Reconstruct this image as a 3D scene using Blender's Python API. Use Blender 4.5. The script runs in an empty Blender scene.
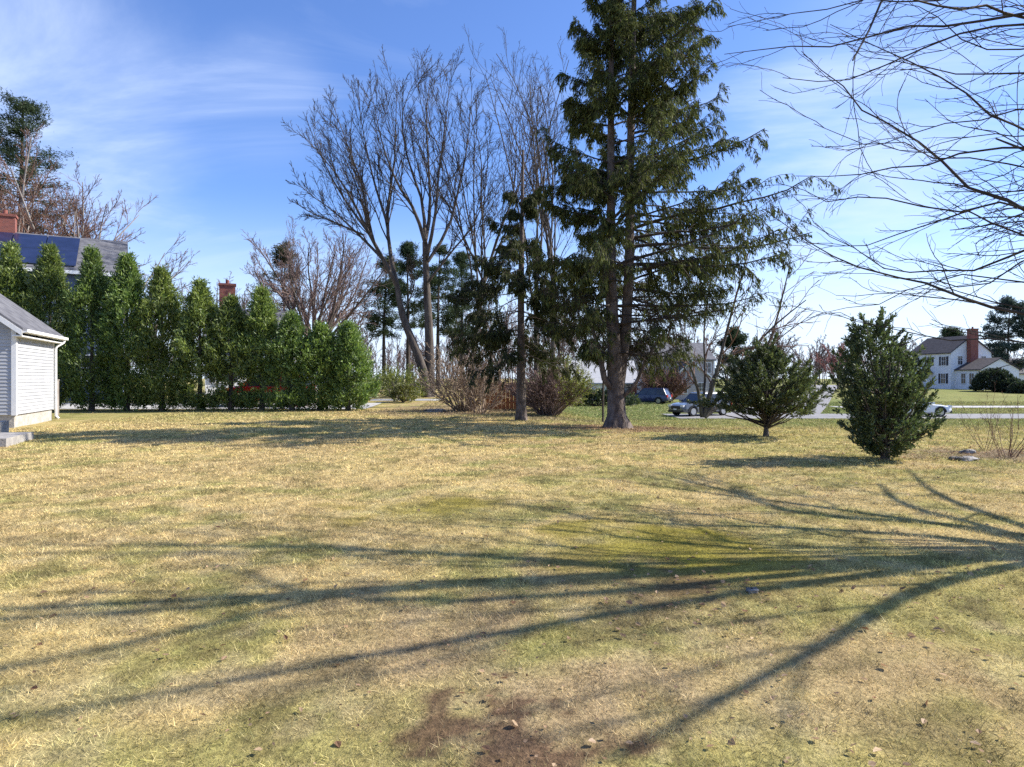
import bpy, math, random
import numpy as np
from mathutils import Vector

# ------------------------------------------------------------------ camera, sky, sun
SC = bpy.context.scene
COL = SC.collection
CAM_H = 1.6
F = 680.0
HZ = 378.0
cd = bpy.data.cameras.new('camera'); cam = bpy.data.objects.new('camera', cd); COL.objects.link(cam)
cam.location = (0, 0, CAM_H); cam.rotation_euler = (math.radians(90), 0, 0)
cd.sensor_width = 36; cd.lens = F / 1024 * 36; cd.shift_y = -(767 / 2 - HZ) / 1024
cd.clip_start = 0.05; cd.clip_end = 3000
SC.camera = cam
SUN_EL = math.radians(38); SUN_AZ = math.atan2(1.0, 0.21)
SDIR = Vector((math.sin(SUN_AZ) * math.cos(SUN_EL), math.cos(SUN_AZ) * math.cos(SUN_EL), math.sin(SUN_EL)))
SC.view_settings.view_transform = 'Standard'; SC.view_settings.look = 'None'
SC.view_settings.exposure = 0.96; SC.view_settings.gamma = 1
world = bpy.data.worlds.new('World'); SC.world = world; world.use_nodes = True
nt = world.node_tree; nt.nodes.clear()
N = nt.nodes.new; LK = nt.links.new
sky = N('ShaderNodeTexSky'); sky.sky_type = 'NISHITA'; sky.sun_disc = False
sky.sun_elevation = SUN_EL; sky.sun_rotation = SUN_AZ; sky.air_density = 1.0; sky.dust_density = 0.6; sky.ozone_density = 2.6; sky.altitude = 0
tc = N('ShaderNodeTexCoord'); sep = N('ShaderNodeSeparateXYZ'); LK(tc.outputs['Generated'], sep.inputs[0])
zz = N('ShaderNodeMath'); zz.operation = 'MAXIMUM'; LK(sep.outputs[2], zz.inputs[0]); zz.inputs[1].default_value = 0.0
za = N('ShaderNodeMath'); za.operation = 'ADD'; LK(zz.outputs[0], za.inputs[0]); za.inputs[1].default_value = 0.16
dx = N('ShaderNodeMath'); dx.operation = 'DIVIDE'; LK(sep.outputs[0], dx.inputs[0]); LK(za.outputs[0], dx.inputs[1])
dy = N('ShaderNodeMath'); dy.operation = 'DIVIDE'; LK(sep.outputs[1], dy.inputs[0]); LK(za.outputs[0], dy.inputs[1])
cmb = N('ShaderNodeCombineXYZ'); LK(dx.outputs[0], cmb.inputs[0]); LK(dy.outputs[0], cmb.inputs[1])
mp = N('ShaderNodeMapping'); LK(cmb.outputs[0], mp.inputs[0]); mp.inputs['Scale'].default_value = (0.75, 1.35, 1); mp.inputs['Location'].default_value = (2.15, 4.3, 0)
nz = N('ShaderNodeTexNoise'); LK(mp.outputs[0], nz.inputs['Vector']); nz.inputs['Scale'].default_value = 0.85; nz.inputs['Detail'].default_value = 9; nz.inputs['Roughness'].default_value = 0.6; nz.inputs['Distortion'].default_value = 0.8
cr = N('ShaderNodeValToRGB'); LK(nz.outputs[0], cr.inputs[0])
cr.color_ramp.elements[0].position = 0.5; cr.color_ramp.elements[0].color = (0, 0, 0, 1)
cr.color_ramp.elements[1].position = 0.78; cr.color_ramp.elements[1].color = (0.4, 0.4, 0.4, 1)
nc = N('ShaderNodeMath'); nc.operation = 'MULTIPLY_ADD'; LK(nz.outputs[0], nc.inputs[0]); nc.inputs[1].default_value = 2.6; nc.inputs[2].default_value = -1.3
last = cr.outputs[0]
for px, py, rad, amt in ((60, 105, 14, .52), (-90, 40, 17, .36), (262, 104, 7.5, .42), (880, 95, 12, .42), (800, 140, 9, .36), (860, 285, 12, .45), (690, 300, 12, .4)):
    v = Vector(((px - 512) / F, 1, (HZ - py) / F)).normalized()
    dp = N('ShaderNodeVectorMath'); dp.operation = 'DOT_PRODUCT'; LK(tc.outputs['Generated'], dp.inputs[0]); dp.inputs[1].default_value = v
    mr = N('ShaderNodeMapRange'); mr.interpolation_type = 'SMOOTHSTEP'; LK(dp.outputs['Value'], mr.inputs[0]); mr.inputs[1].default_value = math.cos(math.radians(rad)); mr.inputs[2].default_value = 1.0; mr.inputs[3].default_value = 0; mr.inputs[4].default_value = amt
    ad = N('ShaderNodeMath'); ad.operation = 'ADD'; LK(mr.outputs[0], ad.inputs[0]); LK(nc.outputs[0], ad.inputs[1])
    sm = N('ShaderNodeMapRange'); sm.interpolation_type = 'SMOOTHSTEP'; LK(ad.outputs[0], sm.inputs[0]); sm.inputs[1].default_value = -0.1; sm.inputs[2].default_value = 1.1; sm.inputs[3].default_value = 0; sm.inputs[4].default_value = 0.85
    ml = N('ShaderNodeMath'); ml.operation = 'MULTIPLY'; LK(mr.outputs[0], ml.inputs[0]); LK(sm.outputs[0], ml.inputs[1])
    m2 = N('ShaderNodeMath'); m2.operation = 'MULTIPLY'; LK(ml.outputs[0], m2.inputs[0]); m2.inputs[1].default_value = 1.35
    iv = N('ShaderNodeMath'); iv.operation = 'SUBTRACT'; iv.inputs[0].default_value = 1.0; LK(last, iv.inputs[1])
    mxn = N('ShaderNodeMath'); mxn.operation = 'MULTIPLY_ADD'; mxn.use_clamp = True; LK(iv.outputs[0], mxn.inputs[0]); LK(m2.outputs[0], mxn.inputs[1]); LK(last, mxn.inputs[2]); last = mxn.outputs[0]
tint = N('ShaderNodeMix'); tint.data_type = 'RGBA'; tint.blend_type = 'MULTIPLY'; tint.inputs[0].default_value = 1.0
LK(sky.outputs[0], tint.inputs[6]); tint.inputs[7].default_value = (0.61, 0.75, 1.06, 1)
cm = N('ShaderNodeMix'); cm.data_type = 'RGBA'; LK(last, cm.inputs[0]); LK(tint.outputs[2], cm.inputs[6]); cm.inputs[7].default_value = (4.0, 4.7, 6.1, 1)
hz1 = N('ShaderNodeMapRange'); LK(zz.outputs[0], hz1.inputs[0]); hz1.interpolation_type = 'SMOOTHSTEP'
hz1.inputs[1].default_value = 0.0; hz1.inputs[2].default_value = 0.26; hz1.inputs[3].default_value = 0.72; hz1.inputs[4].default_value = 0.0
cm2 = N('ShaderNodeMix'); cm2.data_type = 'RGBA'; LK(hz1.outputs[0], cm2.inputs[0]); LK(cm.outputs[2], cm2.inputs[6]); cm2.inputs[7].default_value = (4.7, 5.4, 6.5, 1)
bg = N('ShaderNodeBackground'); bg.inputs[1].default_value = 0.115; LK(cm2.outputs[2], bg.inputs[0])
wo = N('ShaderNodeOutputWorld'); LK(bg.outputs[0], wo.inputs[0])
ld = bpy.data.lights.new('sun', 'SUN'); ld.energy = 5.0; ld.angle = math.radians(0.55); ld.color = (1, 0.94, 0.85)
lo = bpy.data.objects.new('sun', ld); COL.objects.link(lo); lo.rotation_euler = SDIR.to_track_quat('Z', 'Y').to_euler(); lo.location = (40, 6, 40)
SC.cycles.max_bounces = 6; SC.cycles.diffuse_bounces = 3; SC.cycles.transparent_max_bounces = 6; SC.cycles.use_denoising = False

# ------------------------------------------------------------------ helpers
def smooth(t): t = np.clip(t, 0, 1); return t * t * (3 - 2 * t)
def _hash(ix, iy, s):
    h = (ix.astype(np.int64) * 374761393 + iy.astype(np.int64) * 668265263 + s * 974634721) & 0xFFFFFFFF
    h = ((h ^ (h >> 13)) * 1274126177) & 0xFFFFFFFF
    return ((h ^ (h >> 16)) & 0xFFFF) / 65535.0
def vnoise(x, y, s=0):
    x = np.asarray(x, float); y = np.asarray(y, float)
    ix = np.floor(x); iy = np.floor(y); fx = x - ix; fy = y - iy
    fx = fx * fx * (3 - 2 * fx); fy = fy * fy * (3 - 2 * fy)
    a = _hash(ix, iy, s); b = _hash(ix + 1, iy, s); c = _hash(ix, iy + 1, s); d = _hash(ix + 1, iy + 1, s)
    return (a * (1 - fx) + b * fx) * (1 - fy) + (c * (1 - fx) + d * fx) * fy
def fbm(x, y, s=0, o=4):
    v = 0; a = 0.5; t = 0
    for k in range(o):
        cs, sn = math.cos(0.5 + 0.9 * k), math.sin(0.5 + 0.9 * k)
        v = v + a * vnoise((x * cs - y * sn) * 2 ** k + 17.3 * k, (x * sn + y * cs) * 2 ** k - 9.1 * k, s + k); t += a; a *= 0.5
    return v / t
def tz(X, Y):
    X = np.asarray(X, float); Y = np.asarray(Y, float)
    z = -1.12 * np.clip((Y - 21) / 24, 0, 1) * smooth((X - 0.2) / 6)
    z = z + 1.0 * smooth((Y - 58) / 45) * smooth((X - 24) / 18)
    z = z + 0.32 * smooth((Y - 34) / 11) * smooth((2 - X) / 5)
    near = np.clip((40 - Y) / 15, 0, 1) * np.clip((22 - abs(X)) / 6, 0, 1)
    z = z + near * 0.06 * (fbm(X * 0.35, Y * 0.35, 5, 3) - 0.5)
    return z
def gz(x, y): return float(tz(x, y))
def W(px, py, Y): return np.array([(px - 512) / F * Y, Y, CAM_H + (HZ - py) / F * Y])
def G(px, Y):
    x = (px - 512) / F * Y; return (x, Y, gz(x, Y))
def norm(v): return v / (np.linalg.norm(v, axis=-1, keepdims=True) + 1e-9)

def mesh_np(name, V, faces, mat, parent=None, col=None, smoothf=False, dom='FACE'):
    """V (n,3); faces list of (m,k) int arrays; col list of (m,3) per-face colours"""
    me = bpy.data.meshes.new(name)
    faces = [np.asarray(f, np.int32) for f in faces if len(f)]
    V = np.asarray(V, np.float32)
    nl = sum(f.size for f in faces); nf = sum(len(f) for f in faces)
    me.vertices.add(len(V)); me.vertices.foreach_set('co', V.ravel())
    me.loops.add(nl); me.loops.foreach_set('vertex_index', np.concatenate([f.ravel() for f in faces]))
    me.polygons.add(nf)
    tot = np.concatenate([np.full(len(f), f.shape[1], np.int32) for f in faces])
    st = np.concatenate([[0], np.cumsum(tot)[:-1]]).astype(np.int32)
    me.polygons.foreach_set('loop_start', st); me.polygons.foreach_set('loop_total', tot)
    me.polygons.foreach_set('use_smooth', np.full(nf, smoothf))
    if col is not None:
        at = me.attributes.new('col', 'FLOAT_COLOR', dom)
        c = np.concatenate(col); c = np.concatenate([c, np.ones((len(c), 1))], 1).astype(np.float32)
        at.data.foreach_set('color', c.ravel())
    me.update(calc_edges=True)
    me.materials.append(mat)
    o = bpy.data.objects.new(name, me); COL.objects.link(o)
    if parent is not None: o.parent = parent
    return o

class MB:
    def __init__(s): s.V = []; s.F = {}; s.n = 0
    def add(s, V, F):
        V = np.asarray(V, float).reshape(-1, 3)
        for f in F: s.F.setdefault(len(f), []).append([i + s.n for i in f])
        s.V.append(V); s.n += len(V); return s
    def box(s, x0, x1, y0, y1, z0, z1):
        V = [(x, y, z) for z in (z0, z1) for y in (y0, y1) for x in (x0, x1)]
        return s.add(V, [(0, 2, 3, 1), (4, 5, 7, 6), (0, 1, 5, 4), (2, 6, 7, 3), (0, 4, 6, 2), (1, 3, 7, 5)])
    def prism(s, pts, axis, a, b):
        """closed outline pts (2D), extruded along axis from a to b. axis x: pts=(y,z); y: pts=(x,z); z: pts=(x,y)"""
        n = len(pts)
        def mk(p, t): return {'x': (t, p[0], p[1]), 'y': (p[0], t, p[1]), 'z': (p[0], p[1], t)}[axis]
        V = [mk(p, a) for p in pts] + [mk(p, b) for p in pts]
        return s.add(V, [tuple(range(n))[::-1], tuple(range(n, 2 * n))] + [(i, (i + 1) % n, n + (i + 1) % n, n + i) for i in range(n)])
    def cyl(s, c, r, h, axis='z', n=14, r2=None):
        r2 = r if r2 is None else r2
        V = []
        for t, rr in ((0, r), (h, r2)):
            for k in range(n):
                a = 2 * math.pi * k / n; u, v = rr * math.cos(a), rr * math.sin(a)
                V.append({'z': (c[0] + u, c[1] + v, c[2] + t), 'y': (c[0] + u, c[1] + t, c[2] + v), 'x': (c[0] + t, c[1] + u, c[2] + v)}[axis])
        return s.add(V, [tuple(range(n))[::-1], tuple(range(n, 2 * n))] + [(i, (i + 1) % n, n + (i + 1) % n, n + i) for i in range(n)])
    def build(s, name, mat, parent=None, smoothf=False):
        return mesh_np(name, np.concatenate(s.V), [np.array(f) for f in s.F.values()], mat, parent, None, smoothf)

def empty(name, loc, rz=0):
    o = bpy.data.objects.new(name, None); COL.objects.link(o); o.location = loc; o.rotation_euler = (0, 0, rz); o.empty_display_size = 0.3
    return o
def tag(o, label, cat=None, group=None, kind=None):
    if label: o['label'] = label
    if cat: o['category'] = cat
    if group: o['group'] = group
    if kind: o['kind'] = kind
    return o

# ------------------------------------------------------------------ materials
def mat(name, c1, c2=None, scale=6.0, rough=0.8, bump=0.0, bscale=None, stretch=(1, 1, 1), spec=0.3, metal=0.0, coat=0.0):
    m = bpy.data.materials.new(name); m.use_nodes = True; t = m.node_tree
    b = t.nodes['Principled BSDF']; b.inputs['Roughness'].default_value = rough; b.inputs['Metallic'].default_value = metal
    b.inputs['Specular IOR Level'].default_value = spec; b.inputs['Coat Weight'].default_value = coat
    b.inputs['Base Color'].default_value = (*c1, 1)
    tcn = t.nodes.new('ShaderNodeTexCoord'); mpn = t.nodes.new('ShaderNodeMapping'); mpn.inputs['Scale'].default_value = stretch
    t.links.new(tcn.outputs['Object'], mpn.inputs[0])
    if c2 is not None:
        n = t.nodes.new('ShaderNodeTexNoise'); n.inputs['Scale'].default_value = scale; n.inputs['Detail'].default_value = 6; t.links.new(mpn.outputs[0], n.inputs['Vector'])
        r = t.nodes.new('ShaderNodeValToRGB'); r.color_ramp.elements[0].position = 0.35; r.color_ramp.elements[1].position = 0.65
        r.color_ramp.elements[0].color = (*c1, 1); r.color_ramp.elements[1].color = (*c2, 1)
        t.links.new(n.outputs[0], r.inputs[0]); t.links.new(r.outputs[0], b.inputs['Base Color'])
    if bump:
        n2 = t.nodes.new('ShaderNodeTexNoise'); n2.inputs['Scale'].default_value = bscale or scale * 3; n2.inputs['Detail'].default_value = 6; t.links.new(mpn.outputs[0], n2.inputs['Vector'])
        bp = t.nodes.new('ShaderNodeBump'); bp.inputs['Strength'].default_value = bump; bp.inputs['Distance'].default_value = 0.05
        t.links.new(n2.outputs[0], bp.inputs['Height']); t.links.new(bp.outputs[0], b.inputs['Normal'])
    return m
def leaf_mat(name, trans=0.35, rough=0.6, gloss=0.06, nscale=0.0):
    m = bpy.data.materials.new(name); m.use_nodes = True; t = m.node_tree; t.nodes.clear()
    a = t.nodes.new('ShaderNodeAttribute'); a.attribute_name = 'col'
    d = t.nodes.new('ShaderNodeBsdfDiffuse'); tr = t.nodes.new('ShaderNodeBsdfTranslucent'); g = t.nodes.new('ShaderNodeBsdfGlossy'); g.inputs['Roughness'].default_value = rough
    mx = t.nodes.new('ShaderNodeMixShader'); mx.inputs[0].default_value = trans
    m2 = t.nodes.new('ShaderNodeMixShader'); m2.inputs[0].default_value = gloss
    o = t.nodes.new('ShaderNodeOutputMaterial')
    for n in (d, tr): t.links.new(a.outputs['Color'], n.inputs['Color'])
    t.links.new(d.outputs[0], mx.inputs[1]); t.links.new(tr.outputs[0], mx.inputs[2]); t.links.new(mx.outputs[0], m2.inputs[1]); t.links.new(g.outputs[0], m2.inputs[2]); t.links.new(m2.outputs[0], o.inputs[0])
    return m
def banded(name, c1, c2, period, rough=0.6, bump=0.6, axis=2, noise=(0.9, 1.08)):
    """clapboards / shingle courses: saw-tooth bump and slight tone per course"""
    m = mat(name, c1, c2, scale=3.0, rough=rough); t = m.node_tree; b = t.nodes['Principled BSDF']
    tcn = t.nodes.new('ShaderNodeTexCoord'); sp = t.nodes.new('ShaderNodeSeparateXYZ'); t.links.new(tcn.outputs['Object'], sp.inputs[0])
    dv = t.nodes.new('ShaderNodeMath'); dv.operation = 'DIVIDE'; dv.inputs[1].default_value = period; t.links.new(sp.outputs[axis], dv.inputs[0])
    fr = t.nodes.new('ShaderNodeMath'); fr.operation = 'FRACT'; t.links.new(dv.outputs[0], fr.inputs[0])
    bp = t.nodes.new('ShaderNodeBump'); bp.inputs['Strength'].default_value = bump; bp.inputs['Distance'].default_value = 0.03; bp.invert = True
    t.links.new(fr.outputs[0], bp.inputs['Height']); t.links.new(bp.outputs[0], b.inputs['Normal'])
    return m
def brick_mat(name, c1, c2, mortar):
    m = mat(name, c1, None, rough=0.85); t = m.node_tree
    br = t.nodes.new('ShaderNodeTexBrick'); br.inputs['Color1'].default_value = (*c1, 1); br.inputs['Color2'].default_value = (*c2, 1); br.inputs['Mortar'].default_value = (*mortar, 1)
    br.inputs['Scale'].default_value = 4.0; br.inputs['Mortar Size'].default_value = 0.012
    tcn = t.nodes.new('ShaderNodeTexCoord'); sp = t.nodes.new('ShaderNodeSeparateXYZ'); t.links.new(tcn.outputs['Object'], sp.inputs[0])
    ad = t.nodes.new('ShaderNodeMath'); t.links.new(sp.outputs[0], ad.inputs[0]); t.links.new(sp.outputs[1], ad.inputs[1])
    cb = t.nodes.new('ShaderNodeCombineXYZ'); t.links.new(ad.outputs[0], cb.inputs[0]); t.links.new(sp.outputs[2], cb.inputs[1])
    t.links.new(cb.outputs[0], br.inputs['Vector']); t.links.new(br.outputs['Color'], t.nodes['Principled BSDF'].inputs['Base Color'])
    return m

M_leaf = leaf_mat('foliage', 0.42); M_grass = leaf_mat('grass_blades', 0.25, 0.6, 0.02); M_dry = leaf_mat('dry_leaf', 0.4, 0.6, 0.03)
M_needle = leaf_mat('needles', 0.3, 0.6, 0.015)
M_bark = mat('bark_grey_brown', (0.055, 0.043, 0.036), (0.12, 0.10, 0.084), 5, 0.9, 0.8, 14, (1, 1, 0.25))
M_bark_dark = mat('bark_dark', (0.032, 0.026, 0.022), (0.07, 0.056, 0.046), 6, 0.9, 0.8, 14, (1, 1, 0.25))
M_bark_spruce = mat('bark_spruce', (0.065, 0.049, 0.041), (0.15, 0.12, 0.105), 7, 0.9, 1.0, 16, (1, 1, 0.5))
M_bark_pale = mat('bark_pale', (0.20, 0.17, 0.15), (0.32, 0.29, 0.26), 5, 0.9, 0.6, 14, (1, 1, 0.3))
M_twig_red = mat('twigs_red_brown', (0.13, 0.07, 0.05), (0.19, 0.11, 0.08), 3, 0.9)
M_twig_tan = mat('twigs_tan', (0.22, 0.16, 0.11), (0.33, 0.25, 0.18), 3, 0.9)
M_twig_grey = mat('twigs_grey', (0.035, 0.028, 0.024), (0.065, 0.052, 0.044), 3, 0.9)
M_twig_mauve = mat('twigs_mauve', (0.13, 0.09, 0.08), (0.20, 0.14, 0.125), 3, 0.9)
M_white = mat('white_paint', (0.78, 0.78, 0.77), (0.72, 0.72, 0.71), 4, 0.5)
M_clap = banded('white_clapboard', (0.78, 0.78, 0.77), (0.72, 0.72, 0.72), 0.13)
M_siding_grey = banded('grey_siding', (0.42, 0.37, 0.34), (0.38, 0.335, 0.31), 0.16)
M_siding_blue = banded('blue_siding', (0.10, 0.13, 0.22), (0.085, 0.115, 0.19), 0.16)
M_shingle = banded('grey_shingles', (0.085, 0.085, 0.095), (0.15, 0.15, 0.16), 0.14, 0.9)
M_shingle_dark = banded('dark_shingles', (0.045, 0.04, 0.045), (0.085, 0.075, 0.075), 0.14, 0.9)
M_roof_pale = banded('pale_roof', (0.42, 0.42, 0.42), (0.36, 0.36, 0.365), 0.3, 0.7)
M_solar = mat('solar_glass', (0.012, 0.018, 0.05), (0.018, 0.026, 0.07), 1.5, 0.2, spec=0.6)
M_brick = brick_mat('red_brick', (0.27, 0.075, 0.05), (0.17, 0.05, 0.04), (0.30, 0.25, 0.22))
M_concrete = mat('concrete', (0.33, 0.31, 0.28), (0.44, 0.42, 0.38), 5, 0.9, 0.3, 20)
M_slate = mat('bluestone', (0.24, 0.225, 0.21), (0.36, 0.34, 0.31), 4, 0.8, 0.3, 20)
M_glass = mat('window_glass', (0.03, 0.035, 0.045), (0.06, 0.065, 0.075), 1.2, 0.08, spec=0.7)
M_shutter = mat('shutter_dark', (0.035, 0.035, 0.045), rough=0.6)
M_metal = mat('metal_grey', (0.25, 0.25, 0.25), rough=0.45, metal=0.6)
M_stone = mat('field_stone', (0.15, 0.14, 0.13), (0.30, 0.285, 0.27), 6, 0.9, 0.6, 18)
M_orange = mat('orange_cedar_boards', (0.50, 0.20, 0.08), (0.42, 0.16, 0.07), 3, 0.8, 0.2, 12, (6, 6, 0.5))
M_tyre = mat('tyre_rubber', (0.015, 0.015, 0.016), rough=0.85)
M_rim = mat('wheel_rim', (0.45, 0.45, 0.46), rough=0.3, metal=0.8)
M_black = mat('black_trim', (0.02, 0.02, 0.022), rough=0.5)
M_lamp = mat('headlamp', (0.75, 0.76, 0.78), rough=0.1, spec=0.8)
M_tail = mat('tail_lamp', (0.45, 0.02, 0.02), rough=0.2, spec=0.7)
M_plate = mat('number_plate', (0.7, 0.7, 0.68), rough=0.5)

# ------------------------------------------------------------------ vegetation generators
def tubes(polys, sides=4):
    """polys: list of (P (B,n,3), R (B,n)) -> V, faces"""
    Vs, Fs, base = [], [], 0
    for P, R in polys:
        B, n, _ = P.shape
        T = np.empty_like(P); T[:, 1:-1] = P[:, 2:] - P[:, :-2]; T[:, 0] = P[:, 1] - P[:, 0]; T[:, -1] = P[:, -1] - P[:, -2]
        T = norm(T); ref = np.where(abs(T[..., 2:3]) > 0.9, np.array([1., 0, 0]), np.array([0, 0, 1.]))
        ref = np.broadcast_to(ref[:, :1], T.shape)
        A = norm(np.cross(T, ref)); Bv = np.cross(T, A)
        an = np.arange(sides) * 2 * math.pi / sides
        V = P[:, :, None] + R[:, :, None, None] * (A[:, :, None] * np.cos(an)[:, None] + Bv[:, :, None] * np.sin(an)[:, None])
        idx = (base + np.arange(B * n * sides)).reshape(B, n, sides)
        nx = np.roll(idx, -1, axis=2)
        Fq = np.stack([idx[:, :-1], nx[:, :-1], nx[:, 1:], idx[:, 1:]], -1).reshape(-1, 4)
        Vs.append(V.reshape(-1, 3)); Fs.append(Fq); base += V.size // 3
    return np.concatenate(Vs), [np.concatenate(Fs)]
def grow(rng, o, d, L, r0, r1, n, wander=0.15, up=0.0):
    B = len(o); P = np.empty((B, n, 3)); P[:, 0] = o; d = norm(d)
    for i in range(1, n):
        d = norm(d + rng.normal(0, wander, (B, 3)) + np.array([0, 0, up]))
        P[:, i] = P[:, i - 1] + d * (L / (n - 1))[:, None]
    t = np.linspace(0, 1, n)[None]
    return P, r0[:, None] * (1 - t) + r1[:, None] * t
def spawn(rng, P, R, k, t0, t1, ang, lf, n, wander, up, rmin, rf=0.6, taper_len=0.6):
    """k children on every branch"""
    B, m, _ = P.shape
    L = np.linalg.norm(np.diff(P, axis=1), axis=2).sum(1)
    t = np.sort(t0 + (t1 - t0) * (np.arange(k)[None] + rng.random((B, k))) / k, 1)
    f = t * (m - 1); i = np.minimum(f.astype(int), m - 2); fr = (f - i)[..., None]
    bi = np.arange(B)[:, None]
    o = P[bi, i] * (1 - fr) + P[bi, i + 1] * fr; T = norm(P[bi, i + 1] - P[bi, i]); r = R[bi, i] * (1 - fr[..., 0]) + R[bi, i + 1] * fr[..., 0]
    o = o.reshape(-1, 3); T = T.reshape(-1, 3); r = r.ravel(); tt = t.ravel()
    q = norm(np.cross(T, rng.normal(0, 1, T.shape)))
    a = rng.uniform(ang[0], ang[1], len(T))[:, None]
    d = T * np.cos(a) + q * np.sin(a)
    LL = np.repeat(L, k) * rng.uniform(lf[0], lf[1], len(T)) * (1 - taper_len * tt)
    r0 = np.maximum(r * rf, rmin); r1 = np.maximum(r0 * 0.35, rmin * 0.8)
    return grow(rng, o, d, LL, r0, r1, n, wander, up)
def poly(pts, r0, r1, n=9):
    """smooth resample of a hand-set limb"""
    pts = np.asarray(pts, float); m = len(pts)
    s = np.concatenate([[0], np.cumsum(np.linalg.norm(np.diff(pts, axis=0), axis=1))]); s /= s[-1]
    u = np.linspace(0, 1, n); out = np.empty((n, 3))
    tg = np.gradient(pts, s, axis=0)
    for q, x in enumerate(u):
        j = min(np.searchsorted(s, x, 'right') - 1, m - 2); h = s[j + 1] - s[j]; v = (x - s[j]) / h
        out[q] = (2*v**3-3*v*v+1)*pts[j] + (v**3-2*v*v+v)*h*tg[j] + (-2*v**3+3*v*v)*pts[j+1] + (v**3-v*v)*h*tg[j+1]
    return out[None], np.linspace(r0, r1, n)[None]
def leaves(c, d, nrm, L, Wd):
    """diamond leaves: centre-base c, direction d, normal nrm"""
    d = norm(d); s = norm(np.cross(d, nrm)); L = L[:, None]; Wd = Wd[:, None]
    V = np.stack([c, c + d * L * 0.45 + s * Wd * 0.5, c + d * L, c + d * L * 0.45 - s * Wd * 0.5], 1).reshape(-1, 3)
    return V, [np.arange(len(V)).reshape(-1, 4)]
def shade(rng, n, a, b, j=0.15):
    t = rng.random((n, 1)); c = np.array(a) * (1 - t) + np.array(b) * t
    return c * (1 + rng.normal(0, j, (n, 1))).clip(0.5, 1.6)

def flare(root, pts, r0, r1, n, m, rng, sides=16, flare_h=0.5, flare_k=0.7, name='trunk', pw=1.0):
    P, R = poly(pts, r0, r1, n)
    R = r1 + (r0 - r1) * (1 - np.linspace(0, 1, n)[None]) ** pw
    V, Fc = tubes([(P, R)], sides)
    V = V.reshape(n, sides, 3); z0 = P[0, 0, 2]
    an = np.arange(sides) * 2 * math.pi / sides
    for i in range(n):
        h = P[0, i, 2] - z0; k = flare_k * math.exp(-max(h, 0) / flare_h * 2.0)
        lob = 1 + k * (0.6 + 0.4 * np.sin(an * 5 + 1.3) + 0.2 * np.sin(an * 3)) + 0.05 * np.sin(an * 4 + i * 0.7)
        V[i] = P[0, i] + (V[i] - P[0, i]) * lob[:, None]
    return V.reshape(-1, 3), Fc
def join(parts):
    Vs, Fs, b = [], {}, 0
    for V, Fc in parts:
        for f in Fc: Fs.setdefault(f.shape[1], []).append(f + b)
        Vs.append(V); b += len(V)
    return np.concatenate(Vs), [np.concatenate(x) for x in Fs.values()]

def bare_tree(name, label, base, limbs, seed, bark, twig, lv, cat='tree', group=None, trunk_flare=(0.5, 0.6), main=None, sides=6):
    """limbs: list of (P,R) for the big wood, world coordinates. lv: list of spawn settings."""
    rng = np.random.default_rng(seed)
    root = tag(empty(name, base), label, cat, group); b = np.array(base)
    wood = []
    if main is not None: wood.append((main[0], main[1]))
    V, Fc = tubes([(P, R) for P, R in limbs], sides); wood.append((V, Fc))
    V, Fc = join(wood)
    cur = limbs; tw = []
    for q, s in enumerate(lv):
        nxt = [spawn(rng, P, R, **s) for P, R in cur]
        nn = {}
        for P, R in nxt: nn.setdefault(P.shape[1], []).append((P, R))
        cur = [(np.concatenate([p for p, _ in v]), np.concatenate([r for _, r in v])) for v in nn.values()]
        tw += cur
    mesh_np('trunk', V - b, Fc, bark, root, None, True)
    V2, F2 = tubes(tw, 3)
    mesh_np('crown', V2 - b, F2, twig, root, None, True)
    return root
def simple_bare(name, label, base, H, spread, seed, bark, twig, stems=1, k=(9, 7, 6), rmin=0.02, lean=(0, 0), fork=0.25, cat='tree', group=None, r0=None, up=0.06, tlv=None):
    """a generic vase-shaped bare tree"""
    rng = np.random.default_rng(seed); b = np.array(base, float); r0 = r0 or H * 0.016
    top = b + np.array([lean[0], lean[1], H * fork])
    main = flare(None, [b - [0, 0, 0.1], b + (top - b) * 0.5 + rng.normal(0, 0.05, 3) * H * 0.05, top], r0, r0 * 0.8, 6, None, rng, 10)
    nl = k[0]; az = np.arange(nl) * 2.4 + rng.random() * 6; tilt = rng.uniform(0.08, 1.0, nl) * spread
    d = np.stack([np.sin(tilt) * np.cos(az), np.sin(tilt) * np.sin(az), np.cos(tilt)], 1)
    L = H * (1 - fork) * rng.uniform(0.75, 1.0, nl) * (1.05 - 0.15 * tilt)
    o = np.repeat(top[None], nl, 0) - rng.random((nl, 1)) * np.array([[lean[0], lean[1], H * fork]]) * 0.35
    limbs = [grow(rng, o, d, L, np.full(nl, r0 * 0.5), np.full(nl, rmin), 9, 0.09, up)]
    lv = tlv or [dict(k=k[1], t0=0.2, t1=0.98, ang=(0.3, 0.7), lf=(0.32, 0.55), n=6, wander=0.11, up=up, rmin=rmin * 0.75),
          dict(k=k[2], t0=0.15, t1=1, ang=(0.3, 0.85), lf=(0.35, 0.6), n=4, wander=0.14, up=up, rmin=rmin * 0.5),
          dict(k=4, t0=0.2, t1=1, ang=(0.3, 0.85), lf=(0.4, 0.7), n=3, wander=0.12, up=up, rmin=rmin * 0.4)]
    return bare_tree(name, label, base, limbs, seed + 1, bark, twig, lv, cat, group, main=main)

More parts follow.
